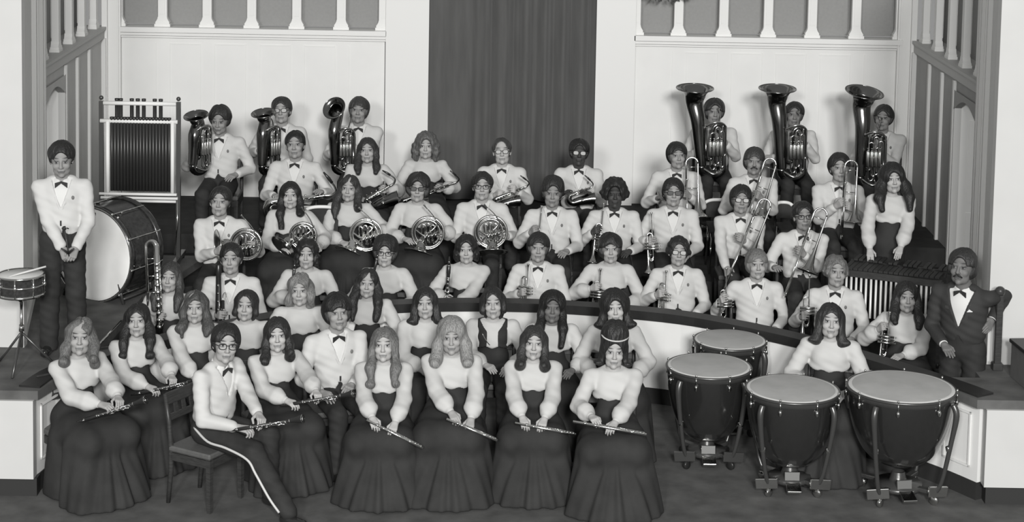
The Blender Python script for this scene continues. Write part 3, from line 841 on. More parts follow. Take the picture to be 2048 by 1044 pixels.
def big_brass(name, cat, O, top, yawd, label, Hh=.95, bellr=.195, tilt=None, mt=None, wide=1.0, mp=1, bs=1.0):
    """O lowest bow (world), top: bell rim centre (world)"""
    mt = mt or M_BRASSD; zd = (Vector(top) - Vector(O))
    a = math.radians(yawd); L = zd.length
    o = frame(name, O, (0, 0, 1), (math.cos(a), math.sin(a), 0), label, cat)
    inv = o.matrix_world.inverted() if False else Matrix.Rotation(-a, 3, 'Z')
    T = inv @ (Vector(top) - Vector(O)); kb_ = bellr / .195; k = kb_ * bs; W = .115 * k * wide
    nrmv = T.normalized() if tilt is None else (inv @ Vector(tilt)).normalized()
    b0 = Vector((-W, 0, .11 * k))
    q = [b0, b0.lerp(T, .35), b0.lerp(T, .6), T - nrmv * .16 * kb_, T - nrmv * .07 * kb_, T - nrmv * .022 * kb_, T]
    p = cr(q, 7); n = len(p); rr = lerpl([.054 * k, .066 * k, .078 * k, .093 * kb_, .114 * kb_, .152 * kb_, .195 * kb_], n)
    b = MB().tube(p, rr, 28, caps=False).tube(p[-20:], [r_ * .975 for r_ in rr[-20:]], 28, caps=False)
    u = nrmv.orthogonal().normalized(); wv = nrmv.cross(u)
    b.tube([T + (u * math.cos(t) + wv * math.sin(t)) * bellr for t in [2 * PI * j / 28 for j in range(28)]], .005, 6, closed=True)
    b.build('bell', mt, o)
    bw = MB()
    bottom = [b0, (-W, 0, .09 * k)] + [tuple(Vector((0, 0, .075 * k)) + Vector((W * math.cos(t), 0, .075 * k * math.sin(t) * 1.0))) for t in [PI + PI * j / 10 for j in range(11)]] + [(W, 0, .14 * k)]
    hb = .56 * k * (Hh / .95 / k if False else 1)
    bw.tube(bottom + [(W, 0, hb * .8)], lerpl([.048 * k, .046 * k, .042 * k, .036 * k, .030 * k], len(bottom) + 1), 14)
    bw.tube([(W, 0, hb * .75)] + arc((W - .06 * k, 0, hb * .85), .06 * k, 0, 180, 8) + [(W - .12 * k, .0, .2 * k)] + arc((W - .155 * k, 0, .2 * k), .035 * k, 0, -180, 6) + [(W - .19 * k, 0, .5 * k)], lerpl([.029 * k, .022 * k, .016 * k], 19), 10)
    bw.build('bows', mt, o)
    t = MB()
    for i, (cx, yy, zt, zb_, w_) in enumerate(((.03, -.075, .50, .16, .022), (.075, -.08, .46, .12, .02), (-.02, -.08, .44, .1, .025), (.05, -.06, .38, .08, .03), (.0, -.095, .34, .14, .016), (.1, -.07, .52, .24, .018))):
        pts = [(cx * k - w_ * k, yy * k, zb_ * k)] + arc((cx * k, yy * k, (zt) * k), w_ * k, 180, 0, 7) + [(cx * k + w_ * k, yy * k, zb_ * k)] + arc((cx * k, yy * k, zb_ * k), w_ * k, 0, -180, 7)
        t.tube(pts, .0085 * k, 8, closed=True)
    t.tube(cr([(-.09 * k, -.05 * k, .53 * k), (0, -.09 * k, .575 * k), (.10 * k, -.07 * k, .54 * k), (W, -.02, .44 * k)], 6), .014 * k, 8)
    t.tube(cr([(-.10 * k, -.03 * k, .08 * k), (0, -.085 * k, .03 * k), (.10 * k, -.05 * k, .07 * k)], 6), .014 * k, 8)
    t.build('branch_tubing', M_BRASS, o)
    v = MB()
    for i in range(4):
        c = ((-.055 + i * .040) * k, -.105 * k, (.22 + .0 * i) * k)
        v.lathe([(0, 0), (.015 * k, 0), (.017 * k, .01), (.017 * k, .15 * k), (.014 * k, .158 * k), (.004, .16 * k), (.004, .185 * k), (.012 * k, .186 * k), (.012 * k, .192 * k), (0, .192 * k)], c, (0, 0, 1), 14)
    v.build('valves', M_SILVER, o)
    if mp:
        m_ = MB().tube(cr([(.02 * k, -.06 * k, .5 * k), (.07 * k, .02 * k, .62 * k), (.09 * k, .12 * k, .66 * k)], 6), .0065, 8)
        m_.lathe([(.006, 0), (.009, .04), (.018, .06), (.018, .068), (.004, .06)], (.09 * k, .12 * k, .66 * k), (.1, .9, .1), 12); m_.build('mouthpipe', mt, o)
    return o

def trombone(A, B, label, face=(1, 0, 0), sp=1):
    """A top bow (world), B slide end (world)"""
    A, B = Vector(A), Vector(B); o = frame('trombone', A, A - B, face, label, 'trombone')
    L = (A - B).length
    b = MB(); b.lathe([(.0085, -.05), (.009, -.2), (.012, -.32), (.02, -.42), (.034, -.5), (.055, -.545), (.09, -.575), (.105, -.58), (.103, -.582), (.085, -.572), (.05, -.54), (.028, -.49)], (.060 * sp, 0, 0), (0, 0, 1), 22)
    b.build('bell', M_BRASS, o)
    t = MB(); t.tube([(.060 * sp, 0, -.055)] + arc((0, 0, -.055), .060, 0 if sp > 0 else 180, 180 if sp > 0 else 0, 10) + [(-.060 * sp, 0, -.36)], .009, 9)
    t.tube([(.060 * sp, 0, -.09), (-.060 * sp, 0, -.09)], .004, 6); t.tube([(.060 * sp, 0, -.3), (-.060 * sp, 0, -.3)], .004, 6)
    t.build('tuning_slide', M_BRASS, o)
    s = MB(); e = -max(.75, L)
    for yy in (0, -.075): s.tube([(-.060 * sp, yy, -.34 if yy == 0 else -.26), (-.060 * sp, yy, e + .04)], .0068, 8)
    s.tube([(-.060 * sp, 0, e + .04)] + arc((-.060 * sp, -.0375, e + .04), .0375, 0, -180, 8, 'yz') + [(-.060 * sp, -.075, e + .04)], .0075, 8)
    s.tube([(-.060 * sp, 0, -.38), (-.060 * sp, -.075, -.38)], .0045, 6); s.tube([(-.060 * sp, 0, -.47), (-.060 * sp, -.075, -.47)], .0045, 6)
    s.build('hand_slide', M_SILVER, o)
    MB().lathe([(.006, 0), (.008, .03), (.0135, .055), (.0135, .06), (.003, .05)], (-.060 * sp, -.075, -.265), (0, 0, 1), 12).build('mouthpiece', M_SILVER, o)
    return o

def saxophone(A, B, label, face=(1, 0, 0), sc=1.0, mt=None):
    M_BRASSD = mt or MATS['dark_lacquered_brass']
    """A crook end, B bottom bow"""
    A, B = Vector(A), Vector(B); L = (A - B).length; o = frame('saxophone', B, A - B, face, label, 'saxophone')
    n1 = L - .10 * sc
    rr = .034 * sc
    p = [(0, 0, n1), (0, 0, .09 * sc)]; pth = [(0, 0, n1 + 0.0)] + [(0, 0, n1 * f + .08 * sc * (1 - f)) for f in (.8, .6, .4, .2, 0)] + arc((.055 * sc, 0, .06 * sc), .055 * sc, 180, 360, 9) + [(.112 * sc, 0, .12 * sc), (.122 * sc, 0, .2 * sc), (.135 * sc, 0, .27 * sc), (.15 * sc, 0, .31 * sc)]
    rad = lerpl([.011 * sc, .017 * sc, .024 * sc, .031 * sc, .036 * sc, .042 * sc, .056 * sc, .078 * sc], len(pth))
    MB().tube(pth, rad, 16, caps=False).tube(pth[-6:], [q * .96 for q in rad[-6:]], 16, caps=False).build('body', M_BRASSD, o)
    nk = MB().tube(cr([(0, 0, n1), (0, 0, n1 + .05 * sc), (-.035 * sc, 0, n1 + .085 * sc), (-.10 * sc, 0, n1 + .06 * sc)], 5), lerpl([.0115 * sc, .009 * sc, .007 * sc], 16), 9)
    nk.build('neck', M_BRASSD, o)
    MB().tube([(-.09 * sc, 0, n1 + .065 * sc), (-.125 * sc, 0, n1 + .048 * sc), (-.175 * sc, 0, n1 + .02 * sc)], [.011 * sc, .012 * sc, .006 * sc], 10).build('mouthpiece', M_EBONY, o)
    k_ = MB(); nk_ = 9
    for i in range(nk_):
        z = n1 * (.12 + .8 * i / nk_); r = (.014 - .0007 * i) * sc; ro = (.036 - .024 * z / n1) * sc
        k_.lathe([(0, 0), (r, 0), (r, .004), (r * .4, .007), (0, .007)], (0, -ro - .001, z), (0, -1, 0), 12)
        if i % 2 == 0: k_.ball((-ro - .006, -.01, z + .02), .007 * sc, 8)
    for sx in (-1, 1): k_.tube([(sx * .014 * sc, -.034 * sc, n1 * .12), (sx * .012 * sc, -.018 * sc, n1 * .92)], .0028, 6)
    k_.lathe([(0, 0), (.024 * sc, 0), (.024 * sc, .005), (0, .008)], (.112 * sc, -.05 * sc, .16 * sc), (0, -1, .0), 14)
    k_.build('keys', M_SILVER, o)
    return o

def clarinet(A, B, label, face=(0, -1, 0), L=.6, name='clarinet', cat='clarinet', r=.0125):
    """A mouthpiece end, B bell end"""
    A, B = Vector(A), Vector(B); z = (A - B).normalized(); o = frame(name, B, z, face, label, cat); k = r / .0125
    MB().lathe([(r * .8, .10), (r, .1), (r, L - .16), (r * 1.15, L - .155), (r * 1.15, L - .09), (r, L - .085)], seg=14).build('body', M_EBONY, o)
    MB().lathe([(.020 * k, 0), (.032 * k, .002), (.031 * k, .012), (.022 * k, .045), (.0155 * k, .08), (.0145 * k, .105)], seg=16).build('bell', M_EBONY, o)
    MB().tube([(0, 0, L - .09), (0, 0, L - .05), (.002, 0, L - .0)], [.0125 * k, .0105 * k, .004 * k], 10).build('mouthpiece', M_GLOSS, o)
    q = MB()
    for z_ in (.002, .104, .26, .42, L - .155, L - .088): q.lathe([(r * 1.06, -.004), (r * 1.14, -.003), (r * 1.14, .003), (r * 1.06, .004)], (0, 0, z_ + .004), seg=14)
    q.lathe([(.0325 * k, -.001), (.0325 * k, .004)], seg=16)
    for i in range(8):
        z_ = .14 + i * .038; q.lathe([(0, 0), (.0085 * k, 0), (.0085 * k, .003), (0, .004)], (r * (1.05), .0, z_), (1, 0, 0), 10)
    q.tube([(r * .9, .009 * k, .13), (r * .9, .009 * k, L - .19)], .002, 6); q.tube([(r * .9, -.010 * k, .13), (r * .9, -.010 * k, .34)], .002, 6)
    for z_ in (.16, .2, .3): q.ball((r * .8, -.014 * k, z_), .007 * k, 8, (1, 1, 1.8))
    q.build('keys', M_SILVER, o)
    return o

def flute(A, B, label):
    A, B = Vector(A), Vector(B); z = (A - B).normalized(); o = frame('flute', B, z, (0, -.5, 1), label, 'flute'); L = (A - B).length
    MB().lathe([(0, 0), (.0105, .0), (.0105, .10), (.0118, .102), (.0118, .12), (.0105, .122), (.0105, L * .68), (.0118, L * .685), (.0118, L * .72), (.010, L * .722), (.010, L), (0, L)], seg=14).build('tube', M_SILVER, o)
    b = MB(); b.ball((.0085, 0, L - .09), .014, 10, (.45, .9, 1.2)); b.build('lip_plate', M_SILVER, o)
    k = MB()
    for i in range(13): k.lathe([(0, 0), (.0085, 0), (.0085, .004), (.005, .006), (0, .005)], (.009, 0, .02 + i * (L * .62) / 13 + .0), (1, 0, 0), 12)
    k.tube([(.008, .011, .02), (.008, .011, L * .64)], .0025, 6)
    k.build('keys', M_CHROME, o)
    return o

def bassoon(A, B, label):
    A, B = Vector(A), Vector(B); o = frame('bassoon', B, A - B, (1, 0, 0), label, 'bassoon'); L = (A - B).length
    MB().lathe([(.0, 0), (.03, .0), (.031, .02), (.029, .25), (.026, L * .6), (.023, L - .10), (.027, L - .09), (.024, L - .01), (.019, L), (.012, L - .02)], seg=16).build('long_joint', M_EBONY, o)
    MB().tube([(.04, 0, .01), (.038, 0, L * .55)], [.02, .015], 12).build('wing_joint', M_EBONY, o)
    k = MB()
    for i in range(7): k.lathe([(0, 0), (.011, 0), (.011, .004), (0, .006)], (0, -.028 + .004 * i / 7, .1 + i * L * .1), (0, -1, 0), 10)
    k.tube([(.012, -.026, .08), (.010, -.024, L * .75)], .0025, 6); k.build('keys', M_SILVER, o)
    MB().tube(cr([(.038, 0, L * .55), (.04, -.0, L * .62), (.07, -.05, L * .66), (.09, -.14, L * .62)], 5), .003, 6).build('crook', M_SILVER, o)
    return o

def metal_contra(T, Bm, label):
    """metal contrabass clarinet folded like a paper clip; T top of the fold, Bm bottom (world)"""
    T, Bm = Vector(T), Vector(Bm); o = frame('contrabass_clarinet', Bm, T - Bm, (1, 0, 0), label, 'contrabass clarinet'); L = (T - Bm).length
    w_ = .045
    MB().tube([(0, 0, .0), (0, 0, L - w_)] + arc((-w_, 0, L - w_), w_, 0, 180, 10) + [(-2 * w_, 0, L - .45)], lerpl([.026, .024, .02, .015, .013, .012], 14), 12).build('folded_tube', M_SILVER, o)
    k = MB()
    for i in range(10):
        z = .06 + i * (L - .2) / 10
        k.lathe([(0, 0), (.02, 0), (.02, .006), (.008, .009), (0, .009)], (0, -.025, z), (0, -1, 0), 14); k.tube([(.02, -.02, z), (.035, -.012, z + .03)], .004, 6)
    k.tube([(.028, -.012, .04), (.026, -.012, L - .12)], .0035, 6); k.tube([(-.02, -.02, .04), (-.018, -.02, L - .12)], .003, 6)
    for z in (L - .15, L - .3, L - .44): k.tube([(0, 0, z), (-2 * w_, 0, z)], .0045, 6)
    k.build('keys', M_SILVER, o)
    MB().tube([(-2 * w_, 0, L - .44), (-2 * w_, -.01, L - .5), (-2 * w_ + .0, -.03, L - .55)], [.013, .012, .006], 10).build('mouthpiece', M_EBONY, o)
    return o

def timpano(cx, cy, r, label, yawd=0, style=0, Hh=.80):
    o = empty('timpano', (cx, cy, 0), math.radians(yawd), label, 'timpano', None)
    zt = Hh; D = .60
    prof = [(r * math.cos(a) ** .62 if a < PI / 2 - .01 else .03, zt - .05 - D * .92 * math.sin(a) ** 1.25) for a in [PI / 2 * k / 16 for k in range(17)]]
    MB().lathe([(r, zt - .01)] + prof, seg=48).build('kettle', M_COPPER, o)
    MB().lathe([(0, zt + .006), (r * .93, zt + .006), (r * .985, zt + .002), (r * 1.0, zt - .008)], seg=48).build('drum_head', M_SKIN_D, o)
    MB().lathe([(r * .925, zt + .0075), (r * .975, zt + .0075), (r * .998, zt + .001)], seg=48).build('head_collar', mat('pale_collar', .62, .5), o)
    h = MB().tube([(r * 1.012 * math.cos(t), r * 1.012 * math.sin(t), zt - .004) for t in [2 * PI * k / 48 for k in range(48)]], .011, 8, closed=True)
    h.lathe([(r * 1.01, zt - .01), (r * 1.015, zt - .045), (r * 1.0, zt - .047)], seg=48); h.build('counterhoop', M_STRUT, o)
    ns = 8
    for k in range(ns):
        a = 2 * PI * (k + .5) / ns; c, s_ = math.cos(a), math.sin(a)
        g = MB(); g.ball((r * 1.03 * c, r * 1.03 * s_, zt + .012), .009, 8, (1, 1, 1.6)); g.tube([(r * 1.03 * c, r * 1.03 * s_, zt - .0), (r * 1.03 * c, r * 1.03 * s_, zt - .07)], .006, 7)
        g.ball((r * 1.025 * c, r * 1.025 * s_, zt - .085), .016, 8, (1, 1, 1.7)); g.build('tuning_lug', M_CHROME, o)
    for k in range(4):
        a = PI / 4 + PI / 2 * k; c, s_ = math.cos(a), math.sin(a)
        g = MB(); g.tube(cr([(r * 1.05 * c, r * 1.05 * s_, zt - .05), (r * 1.12 * c, r * 1.12 * s_, zt - .13), (r * 1.05 * c, r * 1.05 * s_, zt - .32), (r * .88 * c, r * .88 * s_, .20), (r * .72 * c, r * .72 * s_, .08)], 6), lerpl([.024, .026, .02, .017, .017], 25), 8)
        st = g.build('support_strut', M_STRUT, o)
        MB().lathe([(.019, -.02), (.022, -.018), (.022, .018), (.019, .02)], (r * .99 * c, r * .99 * s_, zt - .40), (-.25 * c, -.25 * s_, 1), 10).build('collar', M_CHROME, st)
        w_ = MB().lathe([(0, -.014), (.032, -.014), (.036, -.008), (.036, .008), (.032, .014), (0, .014)], (r * .74 * c, r * .74 * s_, .037), (-s_, c, 0), 14)
        w_.tube([(r * .70 * c, r * .70 * s_, .10), (r * .72 * c, r * .72 * s_, .06)], .012, 7); w_.build('caster', M_CHROME if style else M_EBONY, o)
    b = MB(); b.lathe([(0, .075), (r * .45, .075), (r * .47, .09), (r * .45, .115), (.07, .125), (.06, .16), (.05, .2)], seg=28)
    for k in range(4):
        a = PI / 4 + PI / 2 * k; c, s_ = math.cos(a), math.sin(a)
        b.box(Vector((r * .55 * c, r * .55 * s_, .10)), (r * .22, .026, .016), Matrix.Rotation(a, 3, 'Z'), .006)
    b.build('base', M_STRUT, o)
    p = MB().box((0, -r * .52, .085), (.055, .085, .012), Matrix.Rotation(.25, 3, 'X'), .005); p.box((0, -r * .35, .13), (.06, .015, .05), Matrix.Rotation(-.2, 3, 'X'), .005)
    p.build('pedal', M_CHROME, o)
    for sx in (-1, 1):
        MB().box((sx * r * .58, -r * .55, .11), (.085, .012, .040), Matrix.Rotation(sx * .12, 3, 'Y') @ Matrix.Rotation(sx * .25, 3, 'Z'), .004).build('base_plate', M_SILVER if style else M_STRUT, o)
    return o

# chair prototype, copied for everyone seated
def make_chair():
    o = empty('wooden_chair', (0, 0, 0), 0)
    MB().box((0, 0, .432), (.205, .20, .022), None, .012).build('seat', M_SEAT, o)
    a = MB()
    for (c, h) in (((0, -.185, .375), (.19, .012, .03)), ((0, .185, .375), (.19, .012, .03)), ((-.19, 0, .375), (.012, .18, .03)), ((.19, 0, .375), (.012, .18, .03))): a.box(c, h)
    a.build('apron', M_WOOD, o)
    for sx in (-1, 1):
        lg = MB(); x = sx * .185
        vs = [(x - .022, -.205, .41), (x + .022, -.205, .41), (x + .022, -.163, .41), (x - .022, -.163, .41), (x - .015, -.20, 0), (x + .015, -.20, 0), (x + .015, -.17, 0), (x - .015, -.17, 0)]
        lg.add(vs, [(0, 1, 2, 3), (7, 6, 5, 4), (0, 4, 5, 1), (1, 5, 6, 2), (2, 6, 7, 3), (3, 7, 4, 0)], False).build('leg', M_WOOD, o)
        lg = MB()
        lg.tube([(x, .215, 0), (x, .188, .25), (x, .186, .43), (x, .205, .62), (x, .245, .84)], [.017, .021, .022, .019, .016], 6).build('leg', M_WOOD, o)
    b = MB(); b.box((0, .235, .80), (.19, .010, .045), Matrix.Rotation(-.18, 3, 'X'), .006); b.box((0, .212, .66), (.18, .008, .025), Matrix.Rotation(-.15, 3, 'X'), .004)
    for i in (-1, 0, 1): b.box((i * .09, .221, .72), (.018, .006, .06), Matrix.Rotation(-.17, 3, 'X'))
    b.build('backrest', M_WOOD, o)
    return o
# ------------------------------------------------------------------ the hall
def st(o, label=None): return tag(o, label, None, None, 'structure')
PLZ = .82
def wall_mb(mb, A, B, t0, t1, z0, z1, n0, n1):
    """box along the plan line A>B, between metres t0..t1, heights z0..z1, pushed n0..n1 to the left of A>B"""
    A, B = Vector((*A, 0)), Vector((*B, 0)); d = (B - A).normalized(); n = Vector((-d.y, d.x, 0))
    vs = [A + d * t + n * q + Vector((0, 0, z)) for t in (t0, t1) for q in (n0, n1) for z in (z0, z1)]
    mb.add(vs, [(0, 1, 3, 2), (4, 6, 7, 5), (0, 4, 5, 1), (2, 3, 7, 6), (0, 2, 6, 4), (1, 5, 7, 3)], False)
YB = 20.9
XL, XR = -4.56, 4.52
xa, xb = P(770, 60, YB).x, P(1268, 72, YB).x
xc0, xc1 = P(856, 100, YB).x, P(1190, 100, YB).x
ZL = 2.695; ZT = 4.3
st(MB().box((0, 12, -.05), (9, 12, .05)).build('floor', M_CARP))
# risers: tiers of dark carpet, inner edge is an arc
def tier(name, edge, z, back=YB + .1, zlow=0.0, m=None):
    poly = edge + [(edge[-1][0], back), (edge[0][0], back)]
    return st(MB().prism(poly, zlow, z).build(name, m or M_RISER))
PAR = [(-3.57, 13.95), (-3.45, 14.42), (-3.02, 15.02), (-2.49, 15.58), (-1.91, 16.05), (-1.4, 16.32), (-.7, 16.5), (0, 16.55), (.61, 16.5), (1.4, 16.3), (1.91, 16.03), (2.49, 15.58), (2.95, 15.08), (3.44, 14.48), (3.67, 14.13)]
PARs = [tuple(p_)[:2] for p_ in cr([(x, y, 0) for x, y in PAR], 4)]
tier('floor_riser_low', [(-4.4, 17.55), (-3.05, 17.3), (-3.0, 16.75), (-2.3, 17.25), (-1, 17.62), (0, 17.68), (1, 17.6), (1.9, 17.35), (2.5, 17.0), (2.85, 16.82), (3.1, 16.45), (3.3, 16.3), (4.7, 16.2)], .38)
tier('floor_riser_middle', [(-4.4, 18.2), (-3.1, 17.75), (-2.4, 18.15), (-1, 18.62), (0, 18.66), (1, 18.56), (2, 18.3), (3, 17.9), (4.7, 17.75)], .60, zlow=.3)
tier('floor_riser_top', [(-4.56, 19.0), (-2.9, 19.1), (-2, 19.33), (-1, 19.45), (0, 19.45), (1, 19.4), (2, 19.35), (3, 19.2), (4.7, 19.0)], .80, zlow=.5)
# side platforms at rail height
def plat(name, poly):
    o = st(MB().prism(poly, PLZ - .07, PLZ).build(name, M_CARP)); return o
plat('floor_platform_left', [(-7, 13.88), (-3.54, 13.88), (-3.40, 14.46), (-3.32, 15.2), (-3.30, 15.9), (-3.28, 16.6), (-3.1, 17.35), (-2.95, 18.1), (-4.5, 18.1), (-4.48, 17.7), (-3.98, 15.0), (-7, 15.0)])
plat('floor_platform_right', [(3.63, 14.06), (7, 14.06), (7, 15.0), (3.79, 15.0), (3.79, 14.62), (3.42, 14.62), (3.3, 14.68)])
m = MB()
wall_mb(m, (-7, 13.95), (-3.57, 13.95), 0, 3.43, .14, .75, -.0, -.10); m.build('wall_platform_left', M_FRONTW)
C.objects['wall_platform_left']['kind'] = 'structure'
m = MB(); wall_mb(m, (-7, 13.97), (-3.57, 13.97), 0, 3.45, 0, .14, .0, -.1); st(m.build('baseboard_left', M_BASE))
m = MB(); wall_mb(m, (3.70, 14.13), (7, 14.13), 0, 3.3, .14, .75, -.0, -.10)
for (a, b_) in ((.12, 1.2), (1.4, 2.5)):
    for (t0, t1, z0, z1) in ((a, b_, .24, .255), (a, b_, .66, .675), (a, a + .015, .2551, .6599), (b_ - .015, b_, .2551, .6599)): wall_mb(m, (3.70, 14.13), (7, 14.13), t0, t1, z0, z1, .0, .012)
st(m.build('wall_platform_right', M_FRONTW))
m = MB(); wall_mb(m, (3.72, 14.15), (7, 14.15), 0, 3.3, 0, .14, .0, -.1); st(m.build('baseboard_right', M_BASE))
# left platform inner drop
m = MB(); pl = [(-3.40, 14.6), (-3.32, 15.2), (-3.30, 15.9), (-3.28, 16.6), (-3.1, 17.35)]
for a, b_ in zip(pl[:-1], pl[1:]): wall_mb(m, a, b_, 0, (Vector(b_) - Vector(a)).length, 0, .75, 0, .06)
st(m.build('wall_platform_inner', M_RISER))
m = MB().tube([(x + .03, y, PLZ + .012) for x, y in [(-3.37, 15.0), (-3.33, 15.75)]], .010, 8); st(m.build('trim_1', M_CHROME))
# curved parapet
def ribbon(pts, off0, off1, z0, z1):
    mb = MB(); n = len(pts); L0, L1 = [], []
    for i, p_ in enumerate(pts):
        a = Vector(pts[max(i - 1, 0)]); b_ = Vector(pts[min(i + 1, n - 1)]); d = (b_ - a).normalized(); nn = Vector((-d.y, d.x))
        L0.append(Vector(p_) + nn * off0); L1.append(Vector(p_) + nn * off1)
    vs = []
    for a, b_ in zip(L0, L1): vs += [(a.x, a.y, z0), (a.x, a.y, z1), (b_.x, b_.y, z1), (b_.x, b_.y, z0)]
    fs = []
    for i in range(n - 1):
        for k in range(4): fs.append((i * 4 + k, i * 4 + (k + 1) % 4, i * 4 + 4 + (k + 1) % 4, i * 4 + 4 + k))
    fs += [(3, 2, 1, 0), tuple(range(4 * n - 4, 4 * n))]
    return mb.add(vs, fs, False)
st(ribbon(PARs, 0, .10, .14, .76).build('wall_parapet', M_WALL))
st(ribbon(PARs, -.008, .10, 0, .14).build('baseboard_parapet', M_BASE))
st(ribbon(PARs, -.03, .14, .755, .835).build('trim_parapet_rail', M_CAP))
m = MB()
for sgn in (1, -1):     # raised panel frames next to the corners
    ends = (PAR[-1], PAR[-2]) if sgn > 0 else (PAR[1], PAR[0])
    L_ = (Vector(ends[1]) - Vector(ends[0])).length
    for (t0, t1, z0, z1) in ((.08, L_ - .06, .24, .255), (.08, L_ - .06, .66, .675), (.08, .095, .24, .675), (L_ - .075, L_ - .06, .24, .675)): wall_mb(m, ends[0], ends[1], t0, t1, z0, z1, .0 if sgn > 0 else -.0, .012 * 1)
st(m.build('trim_parapet_panels', M_TRIM))
# hatch slot in the parapet
a = Pz(1150, 656, .5)
# back walls
def back_wall(name, x0, x1):
    m = MB(); A, B = (x0, YB), (x1, YB); L_ = x1 - x0
    wall_mb(m, A, B, 0, L_, .8, ZL, 0, .12); st(m.build(name, M_WALL))
    return L_
back_wall('wall_back_left', XL, xa); back_wall('wall_back_right', xb, XR)
tn = [2]
def trim(mb, mt=None):
    tn[0] += 1; return st(mb.build('trim_%d' % tn[0], mt or M_TRIM))
def ledge(x0, x1):
    m = MB(); m.box(((x0 + x1) / 2, YB - .05, ZL + .0), ((x1 - x0) / 2, .05, .028)); m.box(((x0 + x1) / 2, YB - .03, ZL - .05), ((x1 - x0) / 2, .03, .018)); m.box(((x0 + x1) / 2, YB - .015, ZL - .085), ((x1 - x0) / 2, .02, .010)); trim(m)
ledge(XL + .2, xa + .02); ledge(xb - .0, XR - .15)
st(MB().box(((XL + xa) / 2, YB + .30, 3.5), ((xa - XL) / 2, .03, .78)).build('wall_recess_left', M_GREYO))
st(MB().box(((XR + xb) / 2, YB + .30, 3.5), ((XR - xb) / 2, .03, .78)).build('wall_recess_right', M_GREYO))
st(MB().box(((XL + xa) / 2, YB + .15, ZL - .01), ((xa - XL) / 2, .16, .02)).build('trim_sill_left', M_TRIM))
st(MB().box(((XR + xb) / 2, YB + .15, ZL - .01), ((XR - xb) / 2, .16, .02)).build('trim_sill_right', M_TRIM))
m = MB(); m.box(((XL + xa) / 2, YB + .1, 4.15), ((xa - XL) / 2, .12, .25)); m.box(((XR + xb) / 2, YB + .1, 4.15), ((XR - xb) / 2, .12, .25)); st(m.build('trim_header', M_WALL))
def column(x, y, rz, label, wd=.052, grp=None):
    o = empty('colonnette', (x, y, ZL + .028), rz, label, 'column', grp)
    b = MB(); b.box((0, 0, .015), (wd * 1.7, .05, .015)); b.box((0, 0, .04), (wd * 1.5, .045, .012))
    n = 8
    for sx in (-1, 1):       # concave flare between base and shaft
        vs = []
        for k in range(n + 1):
            t = k / n; xx = wd + .026 * (1 - math.sin(t * PI / 2)); vs += [(sx * xx, -.04, .05 + t * .06), (sx * xx, .04, .05 + t * .06), (0, -.04, .05 + t * .06), (0, .04, .05 + t * .06)]
        fs = []
        for k in range(n):
            i = k * 4; fs += [(i, i + 4, i + 5, i + 1), (i, i + 2, i + 6, i + 4), (i + 1, i + 5, i + 7, i + 3)]
        b.add(vs, fs, False)
    b.build('base', M_TRIM, o)
    MB().box((0, 0, .62), (wd, .038, .57), None, .008).box((0, -.04, .64), (wd * .55, .006, .50)).build('shaft', M_TRIM, o)
    return o
nth = ('first', 'second', 'third', 'fourth', 'fifth', 'sixth', 'seventh')
for i, px in enumerate((237, 326, 415, 504, 594, 683, 767)):
    x = P(px, 40, YB + .03).x; column(x, YB + .03, 0, 'white square colonnette above the left back wall ledge, %s from the left corner' % nth[i], grp='colonnettes over the left back wall')
for i, px in enumerate((1272, 1357, 1447, 1536, 1624, 1712, 1800)):
    x = P(px, 40, YB + .03).x; column(x, YB + .03, 0, 'white square colonnette above the right back wall ledge, %s from the curtain' % nth[i], grp='colonnettes over the right back wall')
# grooves and faint panels on the back walls
m = MB()
for (xs, top) in (((326, 415, 505, 594, 683), 100), ((1357, 1447, 1536, 1624, 1712), 100)):
    for px in xs:
        for dx in (-14, 14):
            x = P(px + dx, 200, YB).x; m.box((x, YB - .002, 1.68), (.006, .005, .86))
    for i in range(len(xs) - 1):
        x0 = P(xs[i] + 14, 100, YB).x; x1 = P(xs[i + 1] - 14, 100, YB).x; m.box(((x0 + x1) / 2, YB - .002, 2.53), ((x1 - x0) / 2, .004, .006))
trim(m, M_WALL)
# pilasters beside the curtain and in the corners
m = MB()
for (p0, p1) in ((770, 856), (1190, 1268)):
    x0, x1 = P(p0, 200, YB - .1).x, P(p1, 200, YB - .1).x; m.box(((x0 + x1) / 2, YB + .05, 2.6), ((x1 - x0) / 2, .15, 1.8))
st(m.build('wall_back_piers', M_TRIM))
m = MB()
for sx, X_ in ((1, XL), (-1, XR)):
    m.box((X_ + sx * .10, YB - .02, 2.5), (.10, .05, 1.75)); m.box((X_ + sx * .03, YB - .09, 2.5), (.03, .03, 1.75)); m.box((X_ + sx * .17, YB - .075, 2.5), (.012, .012, 1.75))
trim(m)
# curtain
cx0, cx1 = P(854, 200, YB - .05).x, P(1192, 200, YB - .05).x
m = MB(); NX = 340; vs = []; fs = []
rnd = random.Random(3); ph = [rnd.random() * 6 for _ in range(5)]
for j in range(9):
    z = .82 + j * .44
    for i in range(NX + 1):
        t = i / NX; u = t * (cx1 - cx0)
        a = .2 + .8 * min(1, max(0, (t - .2) / .15))
        d = a * (.048 * math.sin(u * 27 + ph[0] + 1.1 * math.sin(u * 4.3)) + .008 * math.sin(u * 58 + ph[1] + .15 * z) + .002 * math.sin(u * 97 + ph[2])) + .006 * math.sin(u * 12 + z)
        vs.append((cx0 + u, YB - .0 + d, z))
for j in range(8):
    for i in range(NX): q = j * (NX + 1) + i; fs.append((q, q + 1, q + NX + 2, q + NX + 1))
m.add(vs, fs); co = m.build('stage_curtain', M_CURT)
sm_ = co.modifiers.new('thick', 'SOLIDIFY'); sm_.thickness = .012; sm_.offset = 1
tag(co, 'tall dark pleated velvet curtain hanging between two white piers', 'curtain')
